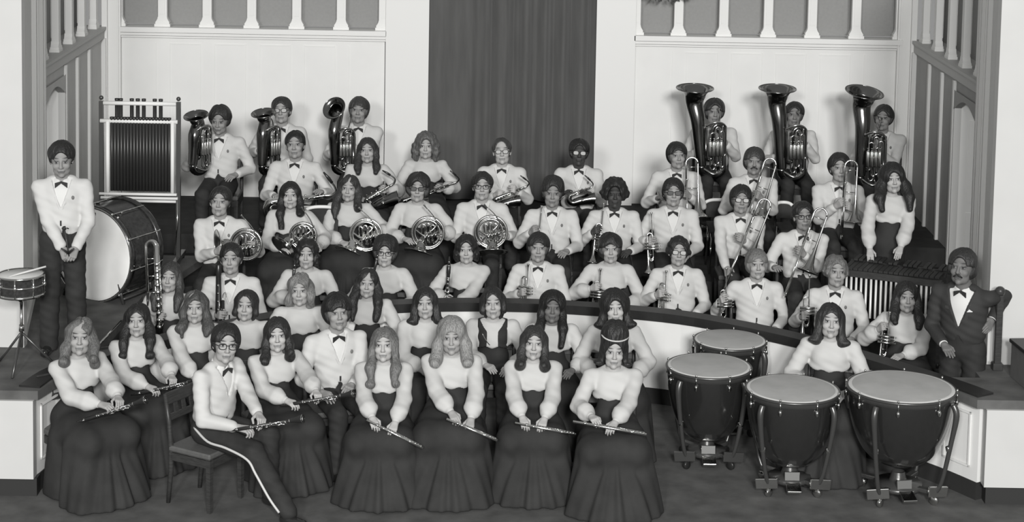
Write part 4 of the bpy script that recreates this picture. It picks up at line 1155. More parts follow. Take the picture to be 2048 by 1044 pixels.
st(MB().box(((cx0 + cx1) / 2, YB + .32, 2.5), ((cx1 - cx0) / 2 + .1, .02, 1.9)).build('wall_behind_curtain', M_GREYO))
# side walls
YS = 17.85; XLs, XRs = -4.50, 4.52
def side_wall(side):
    sg = -1 if side == 'left' else 1
    Xb, Xn = (XL, XLs) if sg < 0 else (XR, XRs)
    A, B = ((Xn, YS), (Xb, YB)) if sg > 0 else ((Xb, YB), (Xn, YS))
    L_ = (Vector(B) - Vector(A)).length
    tt = (lambda a, b_: (a, b_)) if sg > 0 else (lambda a, b_: (L_ - b_, L_ - a))      # metres from the near end
    def wb(mb, a, b_, z0, z1, n0, n1): t0, t1 = tt(a, b_); wall_mb(mb, A, B, t0, t1, z0, z1, n0, n1)
    m = MB(); wb(m, 1.0, L_, .3, ZL - .0, -.10, 0); wb(m, 0, 1.0, 2.42, ZL, -.10, 0); wb(m, 0, .06, .3, 2.42, -.1, 0)
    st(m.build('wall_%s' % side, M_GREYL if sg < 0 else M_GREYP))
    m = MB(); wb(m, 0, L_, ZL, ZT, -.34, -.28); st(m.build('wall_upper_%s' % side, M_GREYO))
    m = MB(); wb(m, 0, L_, ZL - .0, ZL + .03, -.34, .05); wb(m, 0, L_, ZL - .10, ZL - .0, .0, .03); st(m.build('trim_ledge_%s' % side, M_MOULD))
    dz = .38 if sg > 0 else PLZ
    m = MB(); m.box((sg * 5.02, YS + 1.0, (dz + 2.45) / 2), (.50, .022, (2.45 - dz) / 2))
    for zc, zh in ((1.75, .42), (1.0, .22)): m.box((sg * 5.02, YS + .975, zc), (.36, .004, zh))
    o = st(m.build('door_%d' % (1 if sg < 0 else 2), M_DOOR))
    # arched head over the door
    m = MB(); pts = []
    d = (Vector(B) - Vector(A)).normalized(); nn = Vector((-d.y, d.x)); n = 14
    t0, t1 = tt(.06, 1.0); vs = []
    for k in range(n + 1):
        t = t0 + (t1 - t0) * k / n; f = (k / n) if sg > 0 else 1 - k / n
        z = 2.28 + .14 * math.sin(PI * f); pz = Vector(A) + d * t
        for q in (-.05, .02): vs += [(pz.x + nn.x * q, pz.y + nn.y * q, z - .0), (pz.x + nn.x * q, pz.y + nn.y * q, 2.48)]
    fs = []
    for k in range(n):
        i = k * 4; fs += [(i, i + 4, i + 5, i + 1), (i + 2, i + 3, i + 7, i + 6), (i, i + 2, i + 6, i + 4)]
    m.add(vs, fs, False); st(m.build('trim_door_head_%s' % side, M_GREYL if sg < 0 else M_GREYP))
    m = MB()
    for t in (1.0, 1.55, 2.15): wb(m, t, t + .05, .4, ZL - .12, 0, .03); wb(m, t + .09, t + .105, .4, ZL - .25, 0, .015)
    wb(m, L_ - .16, L_ - .08, .4, ZL - .1, 0, .05); wb(m, .0, .06, .4, ZL, 0, .03)
    wb(m, .06, .10, dz, 2.3, -.05, .02); wb(m, .96, 1.0, dz, 2.3, -.05, .02)
    st(m.build('trim_strips_%s' % side, mat('pale_strip_paint', .62, .5)))
    for i in range(5 if sg < 0 else 5):
        t = .30 + i * (L_ - .45) / 4.2; tq = L_ - t if sg < 0 else t
        c = Vector(A) + d * tq - nn * .06
        column(c.x, c.y, math.atan2(d.y, d.x) + (0 if sg > 0 else 0), 'white square colonnette above the %s side wall ledge, %s from the camera end' % (side, nth[i]), wd=.05, grp='colonnettes over the %s side wall' % side)
    # slanted proscenium pier towards the hall
    An = (Xn, YS); Bn = (sg * 3.95, 15.0)
    A2, B2 = (An, Bn) if sg < 0 else (Bn, An); L2 = (Vector(B2) - Vector(A2)).length
    m = MB(); q0, q1 = (0, L2 - .05) if sg < 0 else (.05, L2); wall_mb(m, A2, B2, q0, q1, 0, ZT, -.0, -.15); st(m.build('wall_proscenium_%s' % side, M_WALL))
    m = MB()
    for (a_, b_, th) in ((.02, .14, .05), (.26, .36, .04), (.80, .84, .03), (1.3, 1.42, .04)):
        t0_, t1_ = (a_, b_) if sg < 0 else (L2 - b_, L2 - a_)
        wall_mb(m, A2, B2, t0_, t1_, .38, ZT, 0, th)
    trim(m, mat('pale_strip_paint', .62, .5))
    m = MB()
    for (a_, b_, th) in ((.15, .25, .015),):
        t0_, t1_ = (a_, b_) if sg < 0 else (L2 - b_, L2 - a_)
        wall_mb(m, A2, B2, t0_, t1_, .38, ZT, 0, th)
    trim(m, M_MOULD)
    m = MB(); m.box((sg * 5.43, 15.03, ZT / 2), (1.5, .05, ZT / 2)); st(m.build('wall_front_%s' % side, M_FRONTW))
    m = MB(); t0_, t1_ = (0, L2 - .3) if sg < 0 else (.3, L2); wall_mb(m, A2, B2, t0_, t1_, PLZ, PLZ + .10, 0, .02); st(m.build('baseboard_proscenium_%s' % side, M_TRIM))
side_wall('left'); side_wall('right')
# greenery at the top over the second recess on the right
go = empty('hanging_greenery', tuple(P(1330, -4, YB - .12)), 0, 'dark leafy spray hanging over the colonnettes left of the tubas', 'plant')
m = MB().tube(cr([(-.25, 0, .10), (-.1, 0, .02), (.05, 0, .03), (.28, 0, .10)], 5), .006, 6); m.tube([(-.25, .1, .10), (-.25, 0, .1)], .005, 5); m.tube([(.28, .1, .10), (.28, 0, .1)], .005, 5); m.build('stem', M_LEAF, go)
m = MB()
for k in range(34):
    a = rnd.random(); x = -.25 + a * .53; z = .06 - .05 * math.sin(a * PI); l = .05 + rnd.random() * .04; an = -PI / 2 + (rnd.random() - .5) * 2.2; y = (rnd.random() - .5) * .06
    d = Vector((math.cos(an), (rnd.random() - .5) * .8, math.sin(an))).normalized(); s_ = d.orthogonal().normalized() * l * .26; b0 = Vector((x, y, z))
    m.add([b0, b0 + d * l * .5 + s_ + Vector((0, .004, 0)), b0 + d * l, b0 + d * l * .5 - s_, b0 + d * l * .5 - Vector((0, .006, 0))], [(0, 1, 4), (1, 2, 4), (2, 3, 4), (3, 0, 4), (0, 3, 2, 1)], False)
m.build('leaves', M_LEAF, go)

# ------------------------------------------------------------------ percussion
for (px, py, hw, lab, ya, sy) in ((1460, 680, 75, 'smallest dark kettledrum, farthest back against the curved white parapet', 10, 0),
                           (1418, 732, 88, 'dark kettledrum on casters at the left, nearest the beehive-haired flutist', 0, 0),
                           (1585, 778, 97, 'front centre dark kettledrum with bright square plates at its base', 0, 1),
                           (1803, 774, 112, 'largest dark kettledrum, at the right by the platform corner', 8, 1)):
    ht = .87 if hw > 110 else .80; c = Pz(px, py, ht); timpano(c.x, c.y, hw / FPX * c.y * .97, lab, ya, sy, ht)
# bass drum
hc = P(187, 508, 16.45); nrm_ = Vector((-.44, -.90, 0)).normalized(); R_ = .43
o = empty('bass_drum', (hc.x + .1, hc.y + .2, PLZ), 0, 'large bass drum with a pale head on the left platform behind the standing drummer', 'bass drum')
oc = Vector(hc) - Vector(o.location); bk = oc - nrm_ * .42
MB().lathe([(R_ * .985, 0), (R_ * .985, .42)], bk, nrm_, 56).build('shell', M_DRUMSH, o)
MB().lathe([(0, .012), (R_ * .9, .012), (R_ * .97, .006), (R_ * .99, 0)], oc, nrm_, 56).build('drum_head', M_HEADW, o)
MB().lathe([(0, -.012), (R_ * .97, -.006), (R_ * .99, 0)], bk, nrm_, 56).build('drum_head', M_HEADW, o)
u = nrm_.orthogonal().normalized(); wv = nrm_.cross(u)
for c_, nm in ((oc, 0), (bk, 1)):
    h = MB().lathe([(R_ * .97, .022), (R_ * 1.02, .022), (R_ * 1.03, .01), (R_ * 1.02, -.035), (R_ * .995, -.035)], c_ if nm == 0 else c_, nrm_ if nm == 0 else -nrm_, 56); h.build('hoop', M_DRUMSH, o)
    MB().tube([c_ + (nrm_ if nm == 0 else -nrm_) * .024 + (u * math.cos(t) + wv * math.sin(t)) * R_ * 1.0 for t in [2 * PI * k / 56 for k in range(56)]], .005, 6, closed=True).build('hoop_rim', M_CHROME, o)
for k in range(10):
    t = 2 * PI * (k + .5) / 10; rd = u * math.cos(t) + wv * math.sin(t)
    g = MB().tube([oc + rd * R_ * 1.035 + nrm_ * .01, bk + rd * R_ * 1.035 - nrm_ * .01], .006, 7)
    g.box(oc + rd * R_ * 1.0 - nrm_ * .12, (.012, .02, .014)); g.ball(oc + rd * R_ * 1.04 + nrm_ * .02, .014, 8); g.build('tension_rod', M_CHROME, o)
bd = MB(); c_ = oc + nrm_ * .014 + Vector((0, 0, R_ * .86)) + u.cross(nrm_) * 0
rt = nrm_.cross(Vector((0, 0, 1))).normalized()
for k in range(6): bd.box(c_ + rt * (k - 2.5) * .013 * -1, (.005, .004, .012 if k % 2 else .018), Matrix.Rotation(math.atan2(nrm_.y, nrm_.x) + PI / 2, 3, 'Z'))
bd.build('maker_badge', M_TIE, o)
g = MB()
for s_ in (-1, 1):
    for e_ in (oc, bk):
        g = MB(); f = Vector((e_.x, e_.y, 0)) + rt * s_ * .33; g.tube([f, f + Vector((0, 0, hc.z - PLZ - R_ * .55)) - rt * s_ * .05], .014, 8).build('cradle_leg', M_STRUT, o)
    a, b_ = Vector((oc.x, oc.y, .05)) + rt * s_ * .33, Vector((bk.x, bk.y, .05)) + rt * s_ * .33; MB().tube([a, b_], .012, 8).build('cradle_bar', M_STRUT, o)
# snare drum on stand
sc_ = P(42, 548, 14.40); o = empty('snare_drum', (sc_.x, sc_.y, sc_.z), 0, 'snare drum with a pale head on a tripod stand at the left edge', 'snare drum')
MB().lathe([(.176, -.01), (.178, -.145)], seg=40).build('shell', M_DRUMSH, o)
MB().lathe([(0, .0), (.168, .0), (.176, -.008)], seg=40).build('drum_head', M_SNAREH, o)
h = MB()
for z in (.0, -.148): h.lathe([(.172, z + .006), (.184, z + .006), (.186, z - .014), (.180, z - .014)], seg=40)
h.lathe([(.179, -.070), (.183, -.072), (.183, -.080), (.179, -.082)], seg=40); h.build('hoops', M_CHROME, o)
for k in range(8):
    a = 2 * PI * k / 8; MB().tube([(.184 * math.cos(a), .184 * math.sin(a), .004), (.184 * math.cos(a), .184 * math.sin(a), -.155)], .005, 6).ball((.184 * math.cos(a), .184 * math.sin(a), -.076), .013, 8, (1, 1, 1.8)).build('tension_rod', M_CHROME, o)
s2 = empty('snare_stand', (sc_.x, sc_.y, PLZ), 0, 'chrome tripod stand carrying the snare drum at the left edge', 'stand'); hh = sc_.z - PLZ - .15
MB().tube([(0, 0, .18), (0, 0, hh - .06)], .013, 10).lathe([(.018, hh * .5), (.021, hh * .5), (.021, hh * .5 + .05), (.018, hh * .5 + .05)], seg=12).build('pole', M_CHROME, s2)
for k in range(3):
    a = 2 * PI * k / 3 + .5; c, s_ = math.cos(a), math.sin(a)
    MB().tube([(0, 0, .30), (.16 * c, .16 * s_, .12), (.26 * c, .26 * s_, .012)], .010, 8).build('leg', M_STRUT, s2)
    MB().tube([(0, 0, hh - .07), (.10 * c, .10 * s_, hh - .03), (.165 * c, .165 * s_, hh - .008)], .009, 8).build('arm', M_CHROME, s2)
d1 = MB().tube([Vector(P(8, 556, 14.33)) + Vector((0, 0, 0)), P(40, 547, 14.3), P(92, 533, 14.34)], [.006, .0075, .0075], 8).build('drumstick', mat('pale_drumstick_wood', .55, .5))
tag(d1, 'pale drumstick lying across the snare drum head', 'drumstick')
# orchestral chimes
YC = 17.75
zt1, zt2, zb1 = P(280, 207, YC).z, P(280, 241, YC).z, P(280, 384, YC).z
x0, x1 = P(203, 300, YC).x, P(357, 300, YC).x; xm = (x0 + x1) / 2; hw = (x1 - x0) / 2
o = empty('orchestral_chimes', (xm, YC, PLZ), 0, 'rack of dark tubular chimes with pale bars, beside the left side wall', 'tubular bells')
Z = lambda z: z - PLZ
for sx in (-1, 1):
    MB().box((sx * hw, 0, Z((zt1 + PLZ) / 2) + .02), (.020, .022, (zt1 - PLZ) / 2)).build('post', M_STRUT, o)
    MB().tube([(sx * (hw - .075 if sx < 0 else hw - .045), -.07, Z(zb1)), (sx * (hw - .075 if sx < 0 else hw - .045), -.07, Z(zt2))], .019, 10).build('side_tube', M_PAD, o)
    MB().box((sx * hw, -.0, .06), (.025, .28, .02), None, .006).build('foot', M_STRUT, o)
    for sy in (-1, 1): MB().lathe([(0, -.012), (.03, -.012), (.03, .012), (0, .012)], (sx * hw, sy * .25, .031), (1, 0, 0), 12).build('caster', M_EBONY, o)
    MB().ball((sx * hw, 0, Z(zt1) + .05), .022, 10).build('finial', M_STRUT, o)
MB().tube([(-hw, 0, Z(zt1)), (hw, 0, Z(zt1))], .020, 12).build('top_rail', M_PAD, o)
MB().tube([(-hw, -.05, Z(zt2)), (hw, -.05, Z(zt2))], .020, 12).build('lower_rail', M_PAD, o)
for dz_, y_, e_ in ((0, -.10, 0), (-.05, -.04, .0), (-.095, .03, .3)):
    MB().tube([(-hw + e_, y_, Z(zb1) + dz_), (hw, y_, Z(zb1) + dz_)], .014, 10).build('bottom_rail', M_PAD, o)
nt_ = 19
for k in range(nt_):
    x = -hw + .11 + (2 * hw - .19) * k / (nt_ - 1)
    t = MB().tube([(x, -.05, Z(zb1) + .02), (x, -.05, Z(zt2) + .02)], .0165, 10); t.lathe([(.0175, 0), (.0195, .004), (.0195, .02), (0, .022)], (x, -.05, Z(zt2) + .02), (0, 0, 1), 10); t.build('chime_tube', M_CHIME, o)
for k, px in enumerate((232, 240, 262, 274, 286, 308, 320)):
    x = P(px, 220, YC).x - xm
    t = MB().tube([(x, .04, Z(zb1) + .05), (x, .04, Z(zt1) + .02)], .0185, 10); t.lathe([(.019, 0), (.0205, .004), (.0205, .02), (0, .022)], (x, .04, Z(zt1) + .02), (0, 0, 1), 10); t.build('chime_tube', M_CHIME, o)
MB().tube([(hw - .02, -.1, .12), (hw + .0, -.06, Z(zb1) * .6), (hw - .01, -.02, Z(zb1))], .006, 6).build('damper_rod', M_CHROME, o)
# xylophone
A = P(1692, 528, 16.80); B = P(1893, 548, 16.42)
o = frame('xylophone', ((A.x + B.x) / 2, (A.y + B.y) / 2, .38), (0, 0, 1), (B.x - A.x, B.y - A.y, 0), 'xylophone with a row of bright resonator tubes behind the seated players at right', 'xylophone')
Lx = math.hypot(B.x - A.x, B.y - A.y); hx_ = Lx / 2; zt_ = .80
for sy in (-1, 1):
    m = MB(); m.box((0, sy * .19, zt_ - .03), (hx_, .014, .03)); m.build('rail', M_WOOD, o)
nb_ = 19
for k in range(nb_):
    x = -hx_ + .05 + (Lx - .1) * k / (nb_ - 1)
    MB().box((x, -.07, zt_ + .012), (.021, .155 - .003 * k, .010), None, .004).build('bar', mat('rosewood_bar', .022, .55), o)
    if k % 7 not in (2, 6): MB().box((x + .026, .15, zt_ + .035), (.019, .10, .010), None, .004).build('bar', mat('rosewood_bar', .022, .55), o)
    t = MB(); L_ = .40 - .0 * k
    t.lathe([(.011, 0), (.011, L_), (.009, L_)], (x, -.16, zt_ - .03 - L_), (0, 0, 1), 12); t.build('resonator', mat('satin_aluminium', .7, .5, .3), o)
for sx in (-1, 1):
    m = MB(); m.box((sx * (hx_ - .01), 0, zt_ * .5), (.016, .18, .02)); m.box((sx * (hx_ - .01), -.17, zt_ / 2 + .01), (.018, .02, zt_ / 2 - .03)); m.box((sx * (hx_ - .01), .17, zt_ / 2 + .01), (.018, .02, zt_ / 2 - .03)); m.build('end_frame', M_WOOD, o)
    for sy in (-1, 1): MB().lathe([(0, -.012), (.03, -.012), (.03, .012), (0, .012)], (sx * (hx_ - .01), sy * .17, .032), (1, 0, 0), 12).build('caster', M_EBONY, o)
# small box at the right edge on the platform
c = Pz(2032, 745, PLZ)
o = empty('wooden_crate', (c.x + .08, 14.5, PLZ), .1, 'grey wooden box with a dark lid at the right edge on the platform', 'box')
MB().box((0, 0, .14), (.14, .18, .14), None, .004).build('case', M_BOX, o); MB().box((0, 0, .295), (.155, .195, .015), None, .006).build('lid', M_CAP, o)
# ------------------------------------------------------------------ the band
CH = make_chair(); chair_used = [False]
def chair_for(info, floor, label, dy=.03, dx=0, yaw=None):
    global CH
    RZ = info['RZ']; p = info['org'] + RZ @ V3(dx, dy, 0); s = info['s']
    o = CH if not chair_used[0] else tree_copy(CH); chair_used[0] = True
    o.location = (p[0], p[1], floor); o.rotation_euler = (0, 0, math.radians(info['yaw'] if yaw is None else yaw))
    tag(o, label, 'chair', 'dark wooden chairs under the players'); return o
def seated(key, hx, hy, floor, sex, label, who, **k):
    i = person(key, hx, hy, floor, sex, label, group=k.pop('group', None), **k)
    chair_for(i, floor, 'dark wooden chair under ' + who); return i
def at(key, px, py, off): return P(px, py, PEOPLE[key]['d'] - off)

S = dict
# top tier: euphoniums and tubas
seated('e1', 440, 210, .8, 'm', 'seated euphonium player with short dark hair looking down, beside the chimes', 'the euphonium player beside the chimes', hair=S(st='short', vol=.010, ph=1), tilt=6, ha=(390, 305, .18, 'grip'), hb=(466, 352, .22, 'lap'), skin=.27, s=1.04, hyaw=-4)
seated('e2', 563, 193, .8, 'm', 'seated man with side-parted hair and glasses holding the middle euphonium', 'the middle euphonium player', hair=S(st='short', part=-1, ph=2, vol=.004), glasses='glare', ha=(520, 300, .16, 'grip'), skin=.36, s=1.04, hv=.035)
seated('e3', 720, 193, .8, 'm', 'seated man with a thick dark fringe behind the euphonium nearest the curtain', 'the euphonium player nearest the curtain', hair=S(st='mop', vol=.004, fringe=.02, ph=3), ha=(668, 305, .24, 'grip'), hb=(700, 290, .26, 'front'), skin=.28, s=1.04, hv=.05)
seated('t1', 1430, 196, .8, 'm', 'tuba player with round dark hair behind the first tuba from the curtain', 'the first tuba player', hair=S(st='short', vol=.014, ph=4), ha=(1398, 303, .30, 'front'), hb=(1448, 283, .33, 'front'), skin=.27, hv=.025, s=1.02)
seated('t2', 1590, 203, .8, 'm', 'tuba player with dark hair behind the middle tuba', 'the middle tuba player', hair=S(st='short', vol=.006, ph=5), ha=(1558, 315, .30, 'front'), hb=(1607, 283, .33, 'front'), skin=.22, hv=.025, s=1.02, hyaw=-5)
seated('t3', 1770, 209, .8, 'm', 'tuba player turned left beside the tuba nearest the right wall', 'the tuba player nearest the right wall', hair=S(st='short', vol=.008, ph=6), yaw=-14, hyaw=-20, ha=(1722, 318, .28, 'front'), hb=(1752, 300, .3, 'front'), skin=.26, s=1.02)
# second tier: saxophones and trombones
seated('s1', 590, 261, .6, 'm', 'seated man with short dark hair and a low saxophone lying across his lap', 'the man with the low saxophone', hair=S(st='short', ph=7), ha=(552, 392, .30, 'lap'), hb=(640, 383, .34, 'lap'), skin=.33, hv=.02, s=1.05)
seated('s2', 735, 275, .6, 'f', 'long-haired young woman holding a saxophone in front of the rightmost euphonium', 'the long-haired saxophone player', hair=S(st='long', L=.20, ph=8, part=1), ha=(728, 400, .28, 'lap'), hb=(770, 380, .28, 'grip'), hv=.035, skin=.40)
seated('s3', 853, 264, .6, 'f', 'young woman with full wavy shoulder hair at the left edge of the curtain', 'the wavy-haired woman by the curtain', hair=S(st='curly', L=.045, vol=.016, w=.022, ph=9), ha=(815, 398, .28, 'grip'), hb=(880, 378, .28, 'grip'), hv=.12, skin=.42)
seated('s4', 1003, 276, .6, 'm', 'man with a high pale forehead and shining glasses in front of the curtain', 'the man with the high forehead', hair=S(st='short', fringe=-.034, ph=10, vol=-.002), glasses='glare', ha=(995, 390, .26, 'grip'), hb=(1030, 380, .30, 'grip'), hv=.05, skin=.46)
seated('s5', 1160, 277, .6, 'm', 'dark-skinned man with glinting glasses holding a saxophone by the right edge of the curtain', 'the saxophone player at the right curtain edge', hair=S(st='short', vol=.006, ph=11), glasses='glare', ha=(1130, 385, .26, 'lap'), hb=(1175, 385, .30, 'lap'), hv=.02, skin=.055)
seated('b1', 1352, 283, .6, 'm', 'trombone player with a thick fringe directly below the first tuba', 'the trombone player below the first tuba', hair=S(st='mop', vol=.006, ph=12, fringe=.01), ha=(1320, 395, .26, 'lap'), hb=(1375, 390, .26, 'grip'), hv=.022, skin=.32, hyaw=6)
seated('b2', 1510, 294, .6, 'm', 'trombone player with a mustache directly below the middle tuba', 'the trombone player with the mustache', hair=S(st='mop', vol=.008, fringe=.015, ph=13), must=1, ha=(1480, 400, .26, 'lap'), hb=(1518, 393, .30, 'front'), hv=.045, skin=.26, hyaw=-4)
seated('b3', 1677, 305, .6, 'm', 'trombone player with dark swept hair at the right below the rightmost tuba', 'the trombone player below the rightmost tuba', hair=S(st='short', vol=.008, part=-1, ph=14), ha=(1678, 408, .30, 'front'), hb=(1700, 415, .28, 'grip'), hv=.025, skin=.34, s=1.03)
# third tier: horns and trumpets
seated('h1', 443, 372, .38, 'm', 'horn player with dark hair at the left end of the horn row', 'the leftmost horn player', hair=S(st='short', ph=15, vol=.004), ha=(438, 502, .30, 'grip'), hb=(508, 492, .30, 'grip'), hv=.025, skin=.36, s=1.02)
seated('h2', 580, 363, .38, 'f', 'horn player with one long dark lock falling over her left-hand shoulder', 'the horn player with the long dark lock', hair=S(st='long', L=.20, LL=(.29, .16), ph=16, part=1), ha=(572, 498, .26, 'lap'), hb=(640, 496, .30, 'grip'), hv=.022, skin=.44, hyaw=5)
seated('h3', 702, 350, .38, 'f', 'horn player with long loose brown hair, third horn from the left', 'the horn player with long loose hair', hair=S(st='long', L=.20, LL=(.26, .14), w=.012, ph=17, wav=.4, part=1), ha=(690, 488, .26, 'lap'), hb=(758, 470, .28, 'grip'), hv=.04, skin=.40, hyaw=-5)
seated('h4', 838, 344, .38, 'f', 'horn player with a short dark hairdo and dark glasses', 'the short-haired horn player in dark glasses', hair=S(st='mop', vol=.020, ph=18, wav=.4, fringe=-.005), glasses='dark', ha=(815, 480, .28, 'lap'), hb=(885, 472, .28, 'grip'), hv=.028, skin=.38, s=1.03)
seated('h5', 965, 343, .38, 'm', 'horn player with heavy black glasses, right end of the horn row', 'the horn player in heavy glasses', hair=S(st='short', vol=.003, ph=19, part=1), glasses='plain', ha=(945, 482, .28, 'lap'), hb=(1012, 472, .28, 'grip'), hv=.028, skin=.40, s=1.02)
seated('p1', 1107, 353, .38, 'm', 'trumpet player with swept-up dark hair and a hand on his thigh, right of the horns', 'the trumpet player right of the horns', hair=S(st='short', vol=.008, top=.006, ph=20), ha=(1066, 462, .22, 'grip'), hb=(1130, 505, .34, 'lap'), hv=.028, skin=.26, tilt=-4, s=1.02)
seated('p2', 1230, 356, .38, 'm', 'dark-skinned trumpet player with a rounded afro', 'the trumpet player with the afro', hair=S(st='curly', vol=.018, L=-.02, w=.01, zt=1, ph=21), ha=(1190, 462, .20, 'grip'), hb=(1255, 505, .3, 'lap'), hv=.022, skin=.05, s=1.0)
seated('p3', 1347, 355, .38, 'm', 'man in dark glasses holding a trumpet bell-down on his knee', 'the trumpet player in dark glasses', hair=S(st='mop', vol=.004, ph=22), glasses='dark', ha=(1298, 482, .24, 'grip'), hb=(1372, 512, .3, 'lap'), hv=.022, skin=.34, s=1.02)
seated('b4', 1483, 369, .38, 'm', 'trombone player with glinting glasses and both hands on a slanted trombone', 'the trombone player with the glinting glasses', hair=S(st='mop', vol=.006, ph=23, fringe=.0), glasses='glare', ha=(1455, 545, .40, 'grip'), hb=(1483, 478, .30, 'front'), hv=.022, skin=.30)
seated('b5', 1605, 402, .38, 'm', 'trombone player with square glasses, closest to the xylophone', 'the trombone player nearest the xylophone', hair=S(st='short', vol=.002, ph=24, part=1), glasses='plain', ha=(1552, 535, .34, 'lap'), hb=(1603, 505, .32, 'front'), hv=.02, skin=.27)
person('x1', 1783, 324, .38, 'f', 'young woman with very long dark hair standing with both hands on the xylophone', pose='stand', hair=S(st='long', L=.25, vol=.024, w=.038, ph=25, part=1), ha=(1740, 512, .30, 'flat'), hb=(1795, 521, .36, 'flat'), hv=.022, skin=.42, wz=.73, flare=.6)
# floor tier behind the parapet
F0 = 0.0
seated('c1', 343, 524, F0, 'f', 'long-haired woman behind the folded metal contrabass clarinet, below the bass drum', 'the contrabass clarinet player', hair=S(st='long', L=.25, ph=26, part=1, w=.006), ha=(318, 635, .22, 'grip'), hv=.05, skin=.38)
seated('c2', 463, 485, F0, 'm', 'dark-haired man behind an upright black bassoon', 'the bassoon player', hair=S(st='short', ph=27, part=1, vol=.002), ha=(438, 630, .24, 'grip'), hv=.022, skin=.36, s=1.03)
seated('c3', 615, 479, F0, 'f', 'plump-cheeked woman with short curled dark hair in front of the horn players', 'the woman with short curled hair', hair=S(st='curly', vol=.0, ph=28), ha=(587, 585, .22, 'grip'), hv=.022, skin=.42, s=1.02)
seated('c4', 773, 469, F0, 'f', 'woman with a rounded bouffant and dark-rimmed glasses holding a clarinet', 'the clarinet player with the bouffant', hair=S(st='mop', vol=.018, top=.012, ph=29), glasses='plain', ha=(748, 570, .24, 'grip'), hv=.026, skin=.44, s=1.01)
seated('c5', 932, 471, F0, 'f', 'woman with curled dark hair resting an upright clarinet on her lap, below the fourth horn', 'the woman with the upright clarinet', hair=S(st='curly', vol=.0, ph=30, w=.006), ha=(895, 600, .24, 'grip'), hb=(905, 622, .34, 'grip'), hv=.022, skin=.44, s=1.0)
seated('k1', 1078, 464, F0, 'm', 'cornet player with a shaggy dark fringe, leftmost of the cornets behind the parapet', 'the cornet player with the shaggy fringe', hair=S(st='mop', vol=.008, fringe=.015, ph=31), ha=(1043, 585, .24, 'grip'), hv=.025, skin=.34)
seated('k2', 1220, 465, F0, 'f', 'woman with a short dark feathered cut holding a cornet, in a plain white blouse', 'the woman cornet player', hair=S(st='mop', vol=.014, fringe=.02, ph=32, wav=.5), ha=(1190, 575, .22, 'grip'), hv=.025, skin=.40, s=1.03)
seated('k3', 1358, 474, F0, 'm', 'cornet player with dark wavy hair and glasses in the middle of the parapet row', 'the cornet player in the middle of the parapet row', hair=S(st='curly', vol=-.002, L=-.025, ph=33), glasses='glare', ha=(1318, 588, .22, 'grip'), hv=.022, skin=.38)
seated('k4', 1513, 497, F0, 'm', 'fair-haired young man with a long fringe behind the parapet, above the timpani', 'the fair-haired man behind the parapet', hair=S(st='mop', vol=.004, fringe=.012, ph=34), ha=(1443, 600, .18, 'grip'), hv=.17, skin=.38)
seated('k5', 1672, 512, F0, 'm', 'man with light curly hair in front of the xylophone tubes', 'the light curly-haired man', hair=S(st='curly', vol=-.002, L=-.025, ph=35), ha=(1605, 632, .22, 'grip'), hv=.16, skin=.34, yaw=-8, hyaw=4, s=1.02)
seated('k6', 1815, 562, F0, 'f', 'dark-haired young woman with a short trumpet, beside the man in the tuxedo', 'the trumpet player beside the man in the tuxedo', hair=S(st='long', L=.19, LL=(.19, .22), vol=.006, w=.012, ph=36, part=-1), ha=(1763, 655, .20, 'grip'), hb=(1797, 714, .34, 'lap'), hv=.022, skin=.33, yaw=-12, hyaw=-4, wz=.74)
person('dir', 1930, 486, F0, 'm', 'mustached man in a black tuxedo behind the right platform', pose='stand', outfit='tux', hair=S(st='mop', vol=.010, zb=-.09, ph=37, fringe=-.01), must=1, yaw=-32, hyaw=-30, lf=7, lr=0, ha=(1893, 697, .12, 'flat'), hb=(1978, 650, .02, 'back'), hv=.03, skin=.17, s=1.06, broad=1.08, body_d=14.88)
seated('m1', 1663, 606, F0, 'f', 'woman with dark shoulder-length hair sitting in front of the parapet behind the timpani', 'the woman behind the timpani', hair=S(st='bob', L=.14, w=.012, ph=38, flip=1), hv=.03, skin=.42, yaw=-15, hyaw=-4, s=1.06, wz=.75)
# inner rows on the main floor
seated('w1', 391, 582, 0, 'f', 'woman with long brown wavy hair behind the front left clarinetists', 'the woman with long brown wavy hair', hair=S(st='long', L=.20, ph=39, wav=.7, w=.012, part=1), ha=(395, 765, .40, 'flute'), hb=(432, 752, .38, 'flute'), hv=.075, skin=.40, yaw=14, hyaw=4)
seated('w2', 495, 579, 0, 'f', 'woman with a short dark bob swept back, in front of the bassoon player', 'the woman with the swept-back bob', hair=S(st='bob', L=.055, ph=40, fringe=-.02), hv=.028, skin=.40, yaw=10, s=.98, broad=1.05)
seated('w3', 600, 547, 0, 'f', 'woman with fair wavy chin-length hair, second row at left', 'the woman with fair wavy hair', hair=S(st='bob', L=.09, vol=.010, w=.012, wav=.9, ph=41, part=1), hv=.20, skin=.42, yaw=8)
seated('w4', 672, 584, 0, 'm', 'young man with a large dark mop of hair turned toward the middle of the band', 'the young man with the large dark mop', hair=S(st='mop', vol=.014, fringe=.028, ph=42, zb=-.07), ha=(650, 790, .36, 'lap'), hb=(700, 775, .34, 'lap'), hv=.018, skin=.32, yaw=22, hyaw=14, s=1.05)
seated('w5', 738, 537, 0, 'f', 'woman with very long dark hair falling over both shoulders, below the bouffant clarinetist', 'the woman with very long dark hair', hair=S(st='long', L=.29, w=.016, ph=43, part=1, wav=.4), hv=.028, skin=.40, s=.97)
seated('w6', 850, 574, 0, 'f', 'woman with flipped-out dark shoulder hair, left of the woman in the vest', 'the woman with flipped-out dark hair', hair=S(st='bob', L=.13, flip=1, w=.012, ph=44), hv=.026, skin=.42, yaw=4, ha=(850, 745, .32, 'lap'))
